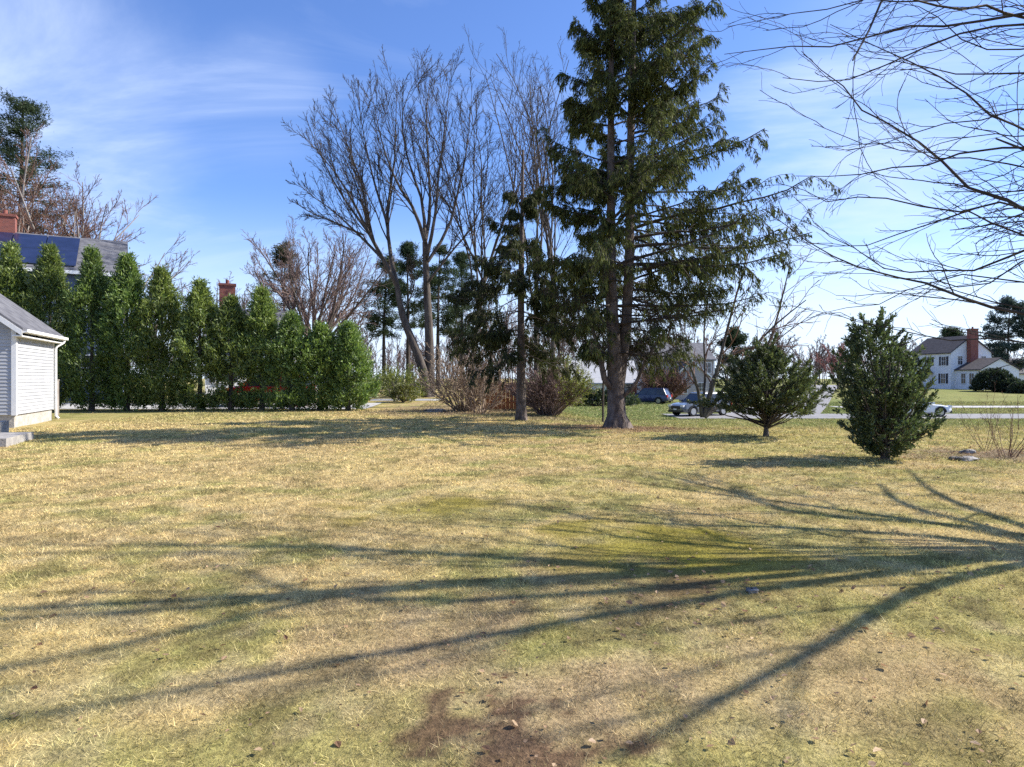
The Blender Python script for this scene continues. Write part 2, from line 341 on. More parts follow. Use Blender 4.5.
def plume_crown(rng, tips, dirs, per, size, L, Wd, ca, cb, flat=0.5):
    """leaf plumes: every tip carries 'per' leaves spread in a drawn-out lump along dirs"""
    n = len(tips); c = np.repeat(tips, per, 0); d = np.repeat(dirs, per, 0)
    tone = np.repeat(rng.normal(0, 0.16, n), per)
    u = rng.normal(0, 1, (n * per, 3)); sz = np.repeat(size, per)[:, None]
    c = c + d * (rng.random((n * per, 1)) - 0.65) * sz * 1.6 + u * sz * 0.28
    ld = norm(d + rng.normal(0, 0.5, d.shape)); nr = rng.normal(0, 1, d.shape)
    V, Fc = leaves(c, ld, nr, rng.uniform(L[0], L[1], len(c)), rng.uniform(Wd[0], Wd[1], len(c)))
    col = shade(rng, len(c), ca, cb, 0.12) * (1 + tone)[:, None].clip(-0.5, 1)
    return V, Fc, col

def conifer_twigs(rng, P, R, t0, kb, blen, droop, sp_per, spL, spW, ca, cb, rm=0.008, end_only=0.0, lat=1.0):
    """P (B,n,3) limbs -> hanging branchlets with needle sprays; returns (twig polys, leafV, leafF, col)"""
    B, n, _ = P.shape
    t = t0 + (1 - t0) * (np.arange(kb)[None] + rng.random((B, kb))) / kb
    f = t * (n - 1); i = np.minimum(f.astype(int), n - 2); fr = (f - i)[..., None]; bi = np.arange(B)[:, None]
    o = (P[bi, i] * (1 - fr) + P[bi, i + 1] * fr).reshape(-1, 3); T = norm(P[bi, i + 1] - P[bi, i]).reshape(-1, 3); tt = t.ravel()
    side = norm(np.cross(T, np.array([0, 0, 1.]))) * rng.choice([-1, 1], len(T))[:, None]
    Lb = blen * rng.uniform(0.45, 1.15, len(T)) * (1.15 - 0.7 * tt)
    d = norm(T * 0.55 + side * rng.uniform(0.2, 1.0, (len(T), 1)) * lat + np.array([0, 0, -0.25]))
    keep = rng.random(len(T)) > end_only * (1 - tt)
    o, d, Lb = o[keep], d[keep], Lb[keep]
    tw = grow(rng, o, d, Lb, np.full(len(o), rm), np.full(len(o), rm * 0.5), 5, 0.12, -droop)
    Q = tw[0]; m = len(Q)
    s = rng.random((m, sp_per)); g = s * 4; j = np.minimum(g.astype(int), 3); gr = (g - j)[..., None]; mi = np.arange(m)[:, None]
    c = (Q[mi, j] * (1 - gr) + Q[mi, j + 1] * gr).reshape(-1, 3); td = norm(Q[mi, j + 1] - Q[mi, j]).reshape(-1, 3)
    c = c + rng.normal(0, 0.025, c.shape); ld = norm(td + rng.normal(0, 0.30, td.shape) + np.array([0, 0, -0.45]))
    V, Fc = leaves(c, ld, rng.normal(0, 1, c.shape), rng.uniform(*spL, len(c)), rng.uniform(*spW, len(c)))
    tone = np.repeat(rng.normal(0, 0.15, m), sp_per)
    col = shade(rng, len(c), ca, cb, 0.15) * (1 + tone)[:, None]
    return tw, V, Fc, col

# ------------------------------------------------------------------ ground
ROAD_Y0, ROAD_Y1 = 45.2, 51.2
def roadmask(X, Y):
    """1 on asphalt"""
    a = (Y > ROAD_Y0) & (Y < ROAD_Y1) & (X > 11.2)
    cx = 19.5 + (Y - 51) * 0.50
    b = (Y >= ROAD_Y1) & (Y < 170) & (abs(X - cx) < 3.6)
    return a | b
def lawn_col(X, Y):
    n1 = fbm(X * 0.55, Y * 0.55, 11, 4); n2 = fbm(X * 1.7 + 40, Y * 1.7, 23, 4); n3 = fbm(X * 0.2, Y * 0.2, 37, 3); n4 = fbm(X * 5, Y * 5, 51, 3)
    straw = np.array([0.56, 0.43, 0.185]); tan = np.array([0.50, 0.375, 0.17]); olive = np.array([0.36, 0.33, 0.10]); green = np.array([0.145, 0.205, 0.04])
    moss = np.array([0.27, 0.23, 0.025]); brown = np.array([0.125, 0.07, 0.045]); mauve = np.array([0.33, 0.235, 0.15])
    def mix(a, b, t): return a * (1 - t[..., None]) + b * t[..., None]
    c = mix(np.broadcast_to(straw, X.shape + (3,)), tan, smooth((n1 - 0.5) * 4 + 0.2))
    lf = smooth((X + 1.5) / 8) * 0.22 + 0.07 * smooth((8 - Y) / 5) - 0.32 * np.exp(-((X + 5) / 7) ** 2 - ((Y - 12) / 6) ** 2)
    c = mix(c, olive, smooth((n2 * 0.6 + n3 * 0.4 - 0.49 + lf * 0.35) * 5 + 0.28) * 0.66)
    far = smooth((Y - 20) / 9) * smooth((X + 1) / 5) + smooth((Y - 21) / 8) * smooth((-6 - X) / 6) * 0.55
    c = mix(c, green, np.clip(smooth((n2 - 0.56) * 6) * 0.25 + np.clip(far, 0, 1) * (0.45 + 0.4 * n1), 0, 0.92))
    acr = smooth((Y - 40) / 8) * smooth((X - 1) / 4)
    c = mix(c, np.array([0.15, 0.205, 0.05]), acr * (0.75 + 0.25 * n2))
    c = mix(c, np.array([0.33, 0.30, 0.10]), smooth((Y - 51) / 2) * smooth((X - 33) / 6) * (0.75 * n2 + 0.1))
    n5 = fbm(X * 3.4 + 5, Y * 3.0, 71, 3)
    c = mix(c, np.array([0.20, 0.165, 0.055]), smooth((n5 - 0.60) * 8) * 0.55)
    c = mix(c, np.array([0.58, 0.47, 0.25]), smooth((0.40 - n5) * 8) * 0.4)
    # moss and worn patches
    mo = smooth(1.55 - np.hypot((X - 1.45) / 0.95, (Y - 6.15) / 1.15) - (n2 - 0.5) * 2.2)
    mo = np.maximum(mo, 0.8 * smooth(1.3 - np.hypot((X + 0.9) / 1.0, (Y - 8.2) / 0.7) - (n2 - 0.5) * 3))
    c = mix(c, moss, mo * 0.85)
    br = smooth(1.25 - np.hypot((X + 0.02) / 0.40, (Y - 2.8) / 0.5) - (n4 - 0.5) * 3.4 - (fbm(X * 16, Y * 16, 61, 2) - .5) * 2.2)
    br = np.maximum(br, smooth(1.2 - np.hypot((X + 0.34) / 0.14, (Y - 3.2) / 0.25) - (n4 - 0.5) * 2))
    br = np.maximum(br, 0.75 * smooth(1.3 - np.hypot((X - 1.25) / 0.45, (Y - 5.05) / 0.6) - (n4 - 0.5) * 3))
    br = np.maximum(br, 0.45 * smooth((n2 - 0.63) * 9) * smooth((n4 - 0.4) * 5) * smooth((14 - Y) / 4))
    c = mix(c, mauve, smooth(1.6 - np.hypot((X - 0.9) / 1.1, (Y - 4.6) / 1.2) - (n2 - 0.5) * 3) * 0.3)
    c = mix(c, mauve, smooth(1.5 - np.hypot((X + 0.5) / 0.8, (Y - 3.9) / 0.9) - (n2 - 0.5) * 3) * 0.35)
    ne = smooth(1.5 - np.hypot((X - 4.1) / 2.6, (Y - 22.3) / 2.0) - (n2 - 0.5) * 1.5)
    mu = smooth(1.4 - np.hypot((X + 2.2) / 4.2, (Y - 34) / 5.5) - (n2 - 0.5) * 1.2)
    mu = np.maximum(mu, smooth(1.3 - np.hypot((X - 10.5) / 2.6, (Y - 14.1) / 1.1) - (n2 - 0.5) * 2.0))
    mu = np.maximum(mu, 0.8 * smooth(1.3 - np.hypot((X - 1.0) / 2.6, (Y - 28) / 2.2) - (n2 - 0.5) * 1.2))
    c = mix(c, np.array([0.21, 0.11, 0.07]), ne * 0.85); c = mix(c, np.array([0.21, 0.15, 0.105]), mu * 0.8); c = mix(c, brown, br * 0.85)
    bare = np.clip(br + ne * 0.6 + mu * 0.55, 0, 1)
    return c, bare, mo
def axis(a, b, st, far, g=1.12):
    v = list(np.arange(a, b + 1e-6, st)); s = st
    while v[-1] < far: s *= g; v.append(v[-1] + s)
    lo = [v[0]]; s = st
    while lo[0] > -far: s *= g; lo.insert(0, lo[0] - s)
    return np.array(lo[:-1] + v)
gx = axis(-20, 34, 0.16, 1500); gx = np.sort(np.concatenate([gx[(gx < -5) | (gx > 5.5)], np.arange(-4.95, 5.5, 0.06)]))
gy = axis(1, 60, 0.16, 1500); gy = gy[gy > -60]; gy = np.sort(np.concatenate([gy[(gy < 2) | (gy > 8.5)], np.arange(2.05, 8.5, 0.06)]))
GX, GY = np.meshgrid(gx, gy); GZ = tz(GX, GY)
ny, nx = GX.shape; V = np.stack([GX, GY, GZ], -1).reshape(-1, 3)
ii = np.arange(ny * nx).reshape(ny, nx)
Fq = np.stack([ii[:-1, :-1], ii[:-1, 1:], ii[1:, 1:], ii[1:, :-1]], -1).reshape(-1, 4)
cc, _, _ = lawn_col(V[:, 0], V[:, 1])
mg = bpy.data.materials.new('lawn_ground'); mg.use_nodes = True; t = mg.node_tree; b = t.nodes['Principled BSDF']; b.inputs['Roughness'].default_value = 0.95; b.inputs['Specular IOR Level'].default_value = 0.1
a = t.nodes.new('ShaderNodeAttribute'); a.attribute_name = 'col'
gg = t.nodes.new('ShaderNodeNewGeometry')
n1 = t.nodes.new('ShaderNodeTexNoise'); n1.inputs['Scale'].default_value = 28; n1.inputs['Detail'].default_value = 5; n1.inputs['Roughness'].default_value = 0.7; t.links.new(gg.outputs['Position'], n1.inputs['Vector'])
n2 = t.nodes.new('ShaderNodeTexNoise'); n2.inputs['Scale'].default_value = 2.2; n2.inputs['Detail'].default_value = 6; n2.inputs['Roughness'].default_value = 0.65; t.links.new(gg.outputs['Position'], n2.inputs['Vector'])
r1 = t.nodes.new('ShaderNodeMapRange'); r1.inputs[1].default_value = 0.3; r1.inputs[2].default_value = 0.7; r1.inputs[3].default_value = 0.42; r1.inputs[4].default_value = 1.1; t.links.new(n1.outputs[0], r1.inputs[0])
r2 = t.nodes.new('ShaderNodeMapRange'); r2.inputs[1].default_value = 0.3; r2.inputs[2].default_value = 0.7; r2.inputs[3].default_value = 0.75; r2.inputs[4].default_value = 1.15; t.links.new(n2.outputs[0], r2.inputs[0])
mm = t.nodes.new('ShaderNodeMath'); mm.operation = 'MULTIPLY'; t.links.new(r1.outputs[0], mm.inputs[0]); t.links.new(r2.outputs[0], mm.inputs[1])
vm = t.nodes.new('ShaderNodeVectorMath'); vm.operation = 'SCALE'; t.links.new(a.outputs['Color'], vm.inputs[0]); t.links.new(mm.outputs[0], vm.inputs['Scale'])
t.links.new(vm.outputs[0], b.inputs['Base Color'])
bp = t.nodes.new('ShaderNodeBump'); bp.inputs['Strength'].default_value = 0.8; bp.inputs['Distance'].default_value = 0.03; t.links.new(n1.outputs[0], bp.inputs['Height']); t.links.new(bp.outputs[0], b.inputs['Normal'])
ground = tag(mesh_np('ground', V, [Fq], mg, None, [cc], True, 'POINT'), 'wide lawn and surrounding ground', kind='structure')

def drape(name, pts_fn, nu, nv, m, lift=0.012, label=None):
    V = []
    for i in range(nu + 1):
        for j in range(nv + 1):
            x, y = pts_fn(i / nu, j / nv); V.append((x, y, gz(x, y) + lift))
    Fq = [[i * (nv + 1) + j, (i + 1) * (nv + 1) + j, (i + 1) * (nv + 1) + j + 1, i * (nv + 1) + j + 1] for i in range(nu) for j in range(nv)]
    return tag(mesh_np(name, V, [np.array(Fq)], m), label, kind='structure')
M_asph = mat('asphalt', (0.19, 0.185, 0.185), (0.25, 0.245, 0.24), 1.5, 0.9, 0.2, 40)
M_path = mat('pale_path', (0.36, 0.35, 0.33), (0.44, 0.43, 0.41), 2, 0.9, 0.2, 30)
drape('road', lambda u, v: (11.2 + u * u * 190, ROAD_Y0 + (ROAD_Y1 - ROAD_Y0) * v), 90, 6, M_asph, 0.03, 'grey asphalt street crossing beyond the lawn')
drape('side_road', lambda u, v: (19.5 + u * 115 * 0.50 + (v - 0.5) * 7.2, 51.0 + u * 115), 60, 6, M_asph, 0.026, 'grey asphalt side street running away from the junction')
drape('sidewalk', lambda u, v: (30 + u * 90, 61.5 + v * 3.0), 60, 2, M_path, 0.03, 'pale path across the lawn before the white house')
drape('driveway', lambda u, v: (-36 + u * 28.5, 34.6 + v * 4.6), 40, 6, M_path, 0.02, 'pale asphalt driveway behind the hedge')
drape('path', lambda u, v: (-8.6 + u * 4.2, 41.0 + v * 1.6), 8, 3, M_path, 0.02, 'short pale path under the bare tree')

# grass blades (one uncountable mass)
rng = np.random.default_rng(7)
def blades():
    bands = np.array([2.3, 3.2, 4.2, 5.4, 7, 9, 11.5, 15, 20, 26, 33, 44.6, 56, 72]); Vs, Fs, Cs, base = [], [], [], 0
    for y0, y1 in zip(bands[:-1], bands[1:]):
        ym = (y0 + y1) / 2; hw = 0.80 * y1 + 1.6
        D = 7000 * min(1, (5.0 / ym) ** 1.75)
        n = int(D * (y1 - y0) * 2 * hw)
        X = rng.uniform(-hw, hw, n); Y = rng.uniform(y0, y1, n)
        c, bare, mo = lawn_col(X, Y)
        ok = (rng.random(n) > bare * 0.75) & ~roadmask(X, Y) & ~((X < -15.5) & (Y > 16)) & (Y < 34.5 + 12 * (X > -5) + 30 * (X > 1)) & ~((Y > 61.3) & (Y < 64.7) & (X > 29.8))
        X, Y, c, mo = X[ok], Y[ok], c[ok], mo[ok]; n = len(X)
        Z = tz(X, Y) - 0.005
        tuft = fbm(X * 9, Y * 9, 77, 2)
        az = rng.uniform(0, 6.283, n) + 2 * (fbm(X * 1.2, Y * 1.2, 91, 2) - 0.5)
        tilt = rng.uniform(0.5, 1.45, n)
        L = rng.uniform(0.02, 0.056, n) * (0.35 + 1.4 * tuft) * (1 - 0.45 * mo) * (1 + max(0, ym - 8) * 0.03)
        w = max(0.0028, ym * 0.00075) * rng.uniform(0.7, 1.4, n)
        d = np.stack([np.sin(tilt) * np.cos(az), np.sin(tilt) * np.sin(az), np.cos(tilt)], 1)
        s = norm(np.cross(d, rng.normal(0, 1, (n, 3)) + np.array([0, -0.6, 0.8]))) * w[:, None] * 0.5
        o = np.stack([X, Y, Z], 1)
        V = np.stack([o - s, o + s, o + d * L[:, None]], 1).reshape(-1, 3)
        k = rng.random((n, 1))
        gcol = np.where(k < 0.13, np.array([0.16, 0.19, 0.05]), np.where(k > 0.62, np.array([0.60, 0.49, 0.26]), c))
        mixk = np.where(k < 0.13, 0.5, np.where(k > 0.62, 0.32, 0.0)) * (1 - 0.7 * mo[:, None])
        c = c * (1 - mixk) + gcol * mixk
        tn = fbm(X * 11 + 9, Y * 9, 131, 3); c = c * (0.55 + 0.95 * smooth((tn - 0.22) * 1.9))[:, None] * rng.normal(1.05, 0.25, (n, 1)).clip(0.4, 1.8)
        Vs.append(V); Fs.append(np.arange(len(V)).reshape(-1, 3) + base); Cs.append(c); base += len(V)
    return np.concatenate(Vs), [np.concatenate(Fs)], Cs
bv, bf, bc = blades()
tag(mesh_np('grass', bv, bf, M_grass, None, bc), 'dry straw and olive grass blades of the lawn', 'grass', kind='stuff')
del bv, bf, bc
# fallen leaves
def litter():
    n = 1500
    Y = 2.6 + 30 * rng.random(n) ** 1.7; X = rng.uniform(-0.8, 0.8, n) * Y
    extra = 900; X2 = rng.normal(10.3, 1.9, extra); Y2 = rng.normal(14.0, 0.9, extra); X3 = rng.normal(-2.2, 3.0, 900); Y3 = rng.normal(33, 3.0, 900)
    X4 = rng.normal(1.3, 0.4, 60); Y4 = rng.normal(4.9, 0.5, 60); X5 = rng.uniform(-3.2, 4.5, 240); Y5 = rng.uniform(2.6, 6, 240)
    keep = rng.random(n) < 0.30 + 0.7 * smooth((X + 1) / 3) 
    X = np.concatenate([X[keep], X2, X3, X4, X5]); Y = np.concatenate([Y[keep], Y2, Y3, Y4, Y5]); n = len(X)
    o = np.stack([X, Y, tz(X, Y) + rng.uniform(0.010, 0.025, n)], 1)
    az = rng.uniform(0, 6.28, n); d = np.stack([np.cos(az), np.sin(az), rng.normal(0, 0.2, n)], 1); d = norm(d)
    s = norm(np.cross(d, np.array([0, 0, 1.]) + rng.normal(0, 0.35, (n, 3)))); up = np.cross(s, d)
    L = (0.016 + 0.03 * rng.random(n) ** 2 + 0.0012 * Y)[:, None]; w = L * rng.uniform(0.25, 0.5, (n, 1)); cu = L * rng.uniform(0.03, 0.2, (n, 1))
    V = np.stack([o, o + d * L * .35 + s * w + up * cu, o + d * L * .8 + s * w * .6 + up * cu, o + d * L * 1.1 + up * cu * 0.6, o + d * L * .8 - s * w * .6 + up * cu, o + d * L * .35 - s * w + up * cu, o + d * L * 0.5], 1).reshape(-1, 3)
    i = np.arange(n)[:, None] * 7
    Fq = np.concatenate([i + np.array([[0, 1, 2, 6]]), i + np.array([[6, 2, 3, 4]]), i + np.array([[0, 6, 4, 5]])])
    col = shade(rng, n, (0.20, 0.10, 0.05), (0.46, 0.33, 0.20), 0.25)
    return V, [Fq], [np.concatenate([col, col, col])]
lv_, lf_, lc_ = litter()
tag(mesh_np('leaf_litter', lv_, lf_, M_dry, None, lc_), 'dry tan fallen leaves scattered over the lawn', 'leaf litter', kind='stuff')

# ------------------------------------------------------------------ big Norway spruce
def limbs_conifer(rng, trunk_at, zs, Rf, rise, nseg=8, sag=0.1, r=0.05, azs=None):
    n = len(zs); az = rng.uniform(0, 6.283, n) if azs is None else azs
    o = np.array([trunk_at(z) for z in zs]); L = np.array([Rf(z, a) for z, a in zip(zs, az)]) * rng.uniform(0.55, 1.1, n)
    el = np.array([rise(z) for z in zs]) + rng.normal(0, 0.1, n)
    P = np.empty((n, nseg, 3)); P[:, 0] = o
    for i in range(1, nseg):
        u = i / (nseg - 1); e = el - sag * np.sin(u * math.pi * 0.75) * 1.6 + 0.55 * max(0, u - 0.45) + rng.normal(0, 0.05, n); az2 = az + rng.normal(0, 0.08, n)
        P[:, i] = P[:, i - 1] + np.stack([np.cos(e) * np.cos(az2), np.cos(e) * np.sin(az2), np.sin(e)], 1) * (L / (nseg - 1))[:, None]
    R = np.linspace(1, 0.2, nseg)[None] * (r * (L / 4.0).clip(0.4, 1.3))[:, None]
    return P, R
def big_spruce():
    rng = np.random.default_rng(21); Y = 22.2
    b = np.array(W(617, 427, Y)); b[2] = gz(b[0], b[1]) - 0.05
    root = tag(empty('spruce_tree', b), 'tall twin-stemmed spruce with hanging dark green branches, towering above the lawn centre', 'tree')
    H = 19.0
    A = [b, W(616, 395, Y), W(614, 345, Y), W(611, 290, Y), W(611, 200, Y), W(611, 100, Y), W(612, 0, Y), W(613, -130, Y)]
    Bq = [W(616.5, 402, Y), W(620, 376, Y + .04), W(625, 335, Y + .1), W(629, 270, Y + .1), W(630, 180, Y + .1), W(632, 80, Y), W(634, 0, Y), W(636, -110, Y)]
    t1 = flare(root, A, 0.30, 0.06, 40, None, rng, 22, 0.42, 1.0, pw=2.2); P2, R2 = poly(Bq, 0.20, 0.05, 20); t2 = tubes([(P2, R2)], 12)
    ta, _ = poly(A, 1, 1, 60); tb, _ = poly(Bq, 1, 1, 60)
    def at(p): return lambda z: p[0, np.argmin(abs(p[0, :, 2] - z))]
    def Rf(z, a):
        base = 0.93 * np.interp(z, [2, 3.5, 5, 7, 9, 11, 13, 15, 17, 19.5], [2.4, 4.3, 5.3, 4.8, 4.1, 3.3, 2.6, 1.9, 1.1, 0.3])
        return base * (0.87 + 0.34 * math.cos(a + 0.1))
    def rise(z): return np.interp(z, [2, 4, 7, 10, 14, 19], [0.0, 0.08, 0.3, 0.45, 0.6, 0.8])
    z1 = np.concatenate([rng.uniform(4.0, 10, 42), rng.uniform(10, 18.6, 58)]); z2 = np.concatenate([rng.uniform(4.3, 10, 30), rng.uniform(10, 17.6, 42)])
    L1 = limbs_conifer(rng, at(ta), z1, Rf, rise, 9, 0.16, 0.05); L2 = limbs_conifer(rng, at(tb), z2, Rf, rise, 9, 0.16, 0.05)
    zl = rng.uniform(2.2, 4.6, 34); L3 = limbs_conifer(rng, at(ta), zl, lambda z, a: Rf(z, a) * 0.95, lambda z: 0.12, 9, 0.15, 0.04)
    zr = np.linspace(4.2, 7.6, 12); L4 = limbs_conifer(rng, at(tb), zr, lambda z, a: 5.2 - .12 * z, lambda z: 0.10, 9, 0.12, 0.045, azs=rng.uniform(-.75, .55, 12))
    # two upturned low limbs either side of the bole
    U1 = poly([W(617, 392, Y), W(606, 382, Y - .2), W(601, 362, Y - .3), W(596, 340, Y - .3), W(588, 318, Y - .4)], 0.12, 0.04, 9)
    U2 = poly([W(621, 398, Y), W(634, 386, Y - .2), W(645, 362, Y - .4), W(658, 340, Y - .6), W(672, 322, Y - .8)], 0.075, 0.02, 9)
    wood = join([t1, t2, tubes([U1, U2], 6)])
    mesh_np('trunk', wood[0] - b, wood[1], M_bark_spruce, root, None, True)
    wl = tubes([L1, L2, L3, L4], 5); mesh_np('limbs', wl[0] - b, wl[1], M_bark_dark, root, None, True)
    ca, cb = (0.028, 0.046, 0.013), (0.14, 0.155, 0.04)
    tw, VV, FF, CC = [], [], [], []
    def second(L, k):
        return spawn(rng, L[0], L[1], k, 0.22, 1.0, (0.5, 1.1), (0.2, 0.5), 6, 0.14, -0.09, 0.009, 0.5, 0.55)
    S1, S2, S3, S4 = second(L1, 6), second(L2, 6), second(L3, 5), second(L4, 9)
    tw += [S1, S2, S3, S4]
    for (P, R), kb, bl, sp, e, t0 in ((L1, 34, 0.16, 5, 0.1, 0.3), (L2, 34, 0.16, 5, 0.1, 0.3), (L4, 34, 0.16, 5, 0.3, 0.5), (L4, 26, 0.6, 11, 0.5, 0.4), (S4, 14, 0.46, 9, 0.35, 0.1), (L1, 26, 0.6, 11, 0.1, 0.25), (L2, 26, 0.6, 11, 0.1, 0.25), (S1, 14, 0.46, 9, 0.15, 0.05), (S2, 14, 0.46, 9, 0.15, 0.05),
                                   (L3, 16, 0.6, 9, 0.97, 0.6), (S3, 9, 0.42, 8, 0.85, 0.3), (U1, 30, 0.6, 11, 0.6, 0.4), (U2, 30, 0.6, 11, 0.8, 0.4)):
        t_, V_, F_, C_ = conifer_twigs(rng, P, R, t0, kb, bl, 0.38 if bl > .2 else 0.02, sp, (0.08, 0.21), (0.018, 0.04), ca, cb, 0.008, e)
        tw.append(t_); VV.append((V_, F_)); CC.append(C_)
    V_, F_ = tubes(tw, 3); mesh_np('twigs', V_ - b, F_, M_bark_dark, root)
    # bare dead twigs in the lower crown
    dead = [spawn(rng, L3[0], L3[1], 16, 0.2, 1, (0.4, 1.1), (0.2, 0.5), 5, 0.15, -0.05, 0.008)]
    dead.append(spawn(rng, dead[0][0], dead[0][1], 4, 0.2, 1, (0.4, 1.0), (0.3, 0.6), 4, 0.15, -0.05, 0.007))
    V_, F_ = tubes(dead, 3); mesh_np('dead_twigs', V_ - b, F_, M_twig_grey, root)
    V_, F_ = join(VV); mesh_np('crown', V_ - b, F_, M_needle, root, CC)
big_spruce()
def small_spruce():
    rng = np.random.default_rng(33); Y = 25.9
    b = W(521, 420, Y); b[2] = gz(b[0], b[1]) - 0.05
    root = tag(empty('spruce_tree', b), 'smaller dark drooping spruce with slim bare lower trunk, left of the tall spruce', 'tree')
    A = [b, W(521, 380, Y), W(521, 300, Y), W(522, 215, Y), W(523, 150, Y)]
    t1 = flare(root, A, 0.19, 0.04, 22, None, rng, 12, 0.4, 0.6); ta, _ = poly(A, 1, 1, 60)
    at = lambda z: ta[0, np.argmin(abs(ta[0, :, 2] - z))]
    zs = np.concatenate([rng.uniform(2.5, 6.4, 44), rng.uniform(6.4, 9.3, 14)])
    Rf = lambda z, a: np.interp(z, [2, 3, 4.5, 6.5, 8, 10], [2.5, 3.1, 2.9, 1.7, 0.8, 0.3])
    L1 = limbs_conifer(rng, at, zs, Rf, lambda z: np.interp(z, [2, 6, 10], [-0.08, 0.02, 0.5]), 8, 0.2, 0.035)
    wood = join([t1, tubes([L1], 5)]); mesh_np('trunk', wood[0] - b, wood[1], M_bark_spruce, root, None, True)
    S = spawn(rng, L1[0], L1[1], 8, 0.25, 1.0, (0.5, 1.1), (0.25, 0.55), 6, 0.14, -0.09, 0.008, 0.5, 0.5)
    q1 = conifer_twigs(rng, *L1, 0.3, 24, 0.5, 0.40, 10, (0.08, 0.20), (0.018, 0.04), (0.022, 0.035, 0.012), (0.085, 0.095, 0.028), 0.008, 0.4)
    q2 = conifer_twigs(rng, *S, 0.1, 13, 0.4, 0.40, 9, (0.08, 0.20), (0.018, 0.04), (0.022, 0.035, 0.012), (0.085, 0.095, 0.028), 0.008, 0.25)
    V_, F_ = join([q1[1:3], q2[1:3]]); C_ = np.concatenate([q1[3], q2[3]])
    V2, F2 = tubes([S, q1[0], q2[0]], 3); mesh_np('twigs', V2 - b, F2, M_bark_dark, root)
    mesh_np('crown', V_ - b, F_, M_needle, root, [C_])
small_spruce()

# ------------------------------------------------------------------ the two clipped evergreens on the right
def evergreen_bush(name, label, base, H, R, prof, seed, ntips, ca, cb, clear, per=26, leafL=(0.05, 0.11), leafW=(0.018, 0.034), up=0.5, lob=0.25, shoots=0, lean=0.0):
    rng = np.random.default_rng(seed); b = np.array(base, float)
    root = tag(empty(name, b), label, 'tree' if 'tree' in name else 'bush')
    t = rng.random(ntips * 3) ; az = rng.uniform(0, 6.283, ntips * 3)
    lob_ = 1 + lob * (vnoise(az * 2.2 + 3, t * 6.5, seed) - 0.5) * 2 + 0.14 * rng.normal(0, 1, len(t))
    rr = np.interp(t, prof[0], prof[1]) * R * lob_ * (0.55 + 0.45 * rng.random(len(t)) ** 0.5)
    keep = rng.random(len(t)) < np.interp(t, prof[0], prof[1]) / max(prof[1]) + 0.08
    t, az, rr = t[keep][:ntips], az[keep][:ntips], rr[keep][:ntips]
    z = clear + t * (H - clear)
    tips = b + np.stack([rr * np.cos(az) + lean * t ** 1.5, rr * np.sin(az), z], 1)
    dirs = norm(np.stack([np.cos(az), np.sin(az), np.full(len(az), up) + 0.8 * t], 1) + rng.normal(0, 0.2, (len(az), 3)))
    if shoots:
        si = rng.choice(len(tips), shoots, False); sl = rng.uniform(0.12, 0.34, shoots)[:, None]; k3 = np.array([.3, .65, 1.0])
        ex = (tips[si][:, None] + (dirs[si] * sl + np.array([0, 0, .06]))[:, None] * k3[None, :, None]).reshape(-1, 3)
        tips = np.concatenate([tips, ex]); dirs = np.concatenate([dirs, np.repeat(norm(dirs[si] + [0, 0, .3]), 3, 0)])
        sz = np.concatenate([rng.uniform(0.06, 0.12, len(tips) - len(ex)) * H / 2.6, np.full(len(ex), 0.06)])
    else: sz = np.full(len(tips), 0.11 * (H / 2.6))
    V, Fc, col = plume_crown(rng, tips, dirs, per, sz, leafL, leafW, ca, cb)
    mesh_np('crown', V - b, Fc, M_leaf, root, [col])
    n = min(len(tips), 150); sel = rng.choice(len(tips), n, False)
    zz = b[2] + (tips[sel, 2] - b[2]) * rng.uniform(0.15, 0.7, n); o = np.stack([np.full(n, b[0]), np.full(n, b[1]), zz], 1)
    mid = (o + tips[sel]) / 2 + np.array([0, 0, -0.08])
    P = np.stack([o, mid, tips[sel]], 1); Rr = np.tile(np.array([[0.025, 0.014, 0.006]]) * H / 2.6, (n, 1))
    tr = flare(root, [b - [0, 0, 0.05], b + [0.01, 0, clear * 0.8 + 0.1], b + [0.03, 0.02, H * 0.5], b + [0, 0, H * 0.85]], 0.075 * H / 2.6, 0.015, 9, None, rng, 9, 0.15, 0.5)
    w = join([tr, tubes([(P, Rr)], 4)]); mesh_np('trunk', w[0] - b, w[1], M_bark, root, None, True)
    return root
evergreen_bush('holly_tree', 'dense upright dark evergreen bush branching to the ground, nearest at right', G(885, 13.3), 2.68, 0.80,
    ([0, .14, .28, .43, .57, .71, .82, .9, 1], [.34, .84, 1, .98, .84, .64, .44, .3, .14]), 5, 760, (0.03, 0.058, 0.018), (0.12, 0.16, 0.045), 0.12, per=22, leafL=(0.05, 0.10), leafW=(0.02, 0.04), lob=0.42, shoots=150, lean=-0.26)
evergreen_bush('yew_tree', 'low spreading evergreen tree with short bare trunk, between the tall spruce and the upright bush', G(766, 18.4), 2.42, 1.26,
    ([0, .1, .22, .35, .5, .65, .8, .92, 1], [.7, .98, 1.0, .94, .8, .6, .4, .24, .1]), 9, 820, (0.032, 0.056, 0.018), (0.13, 0.155, 0.04), 0.62, per=22, leafL=(0.06, 0.14), leafW=(0.02, 0.042), up=0.2, lob=0.55, shoots=120)

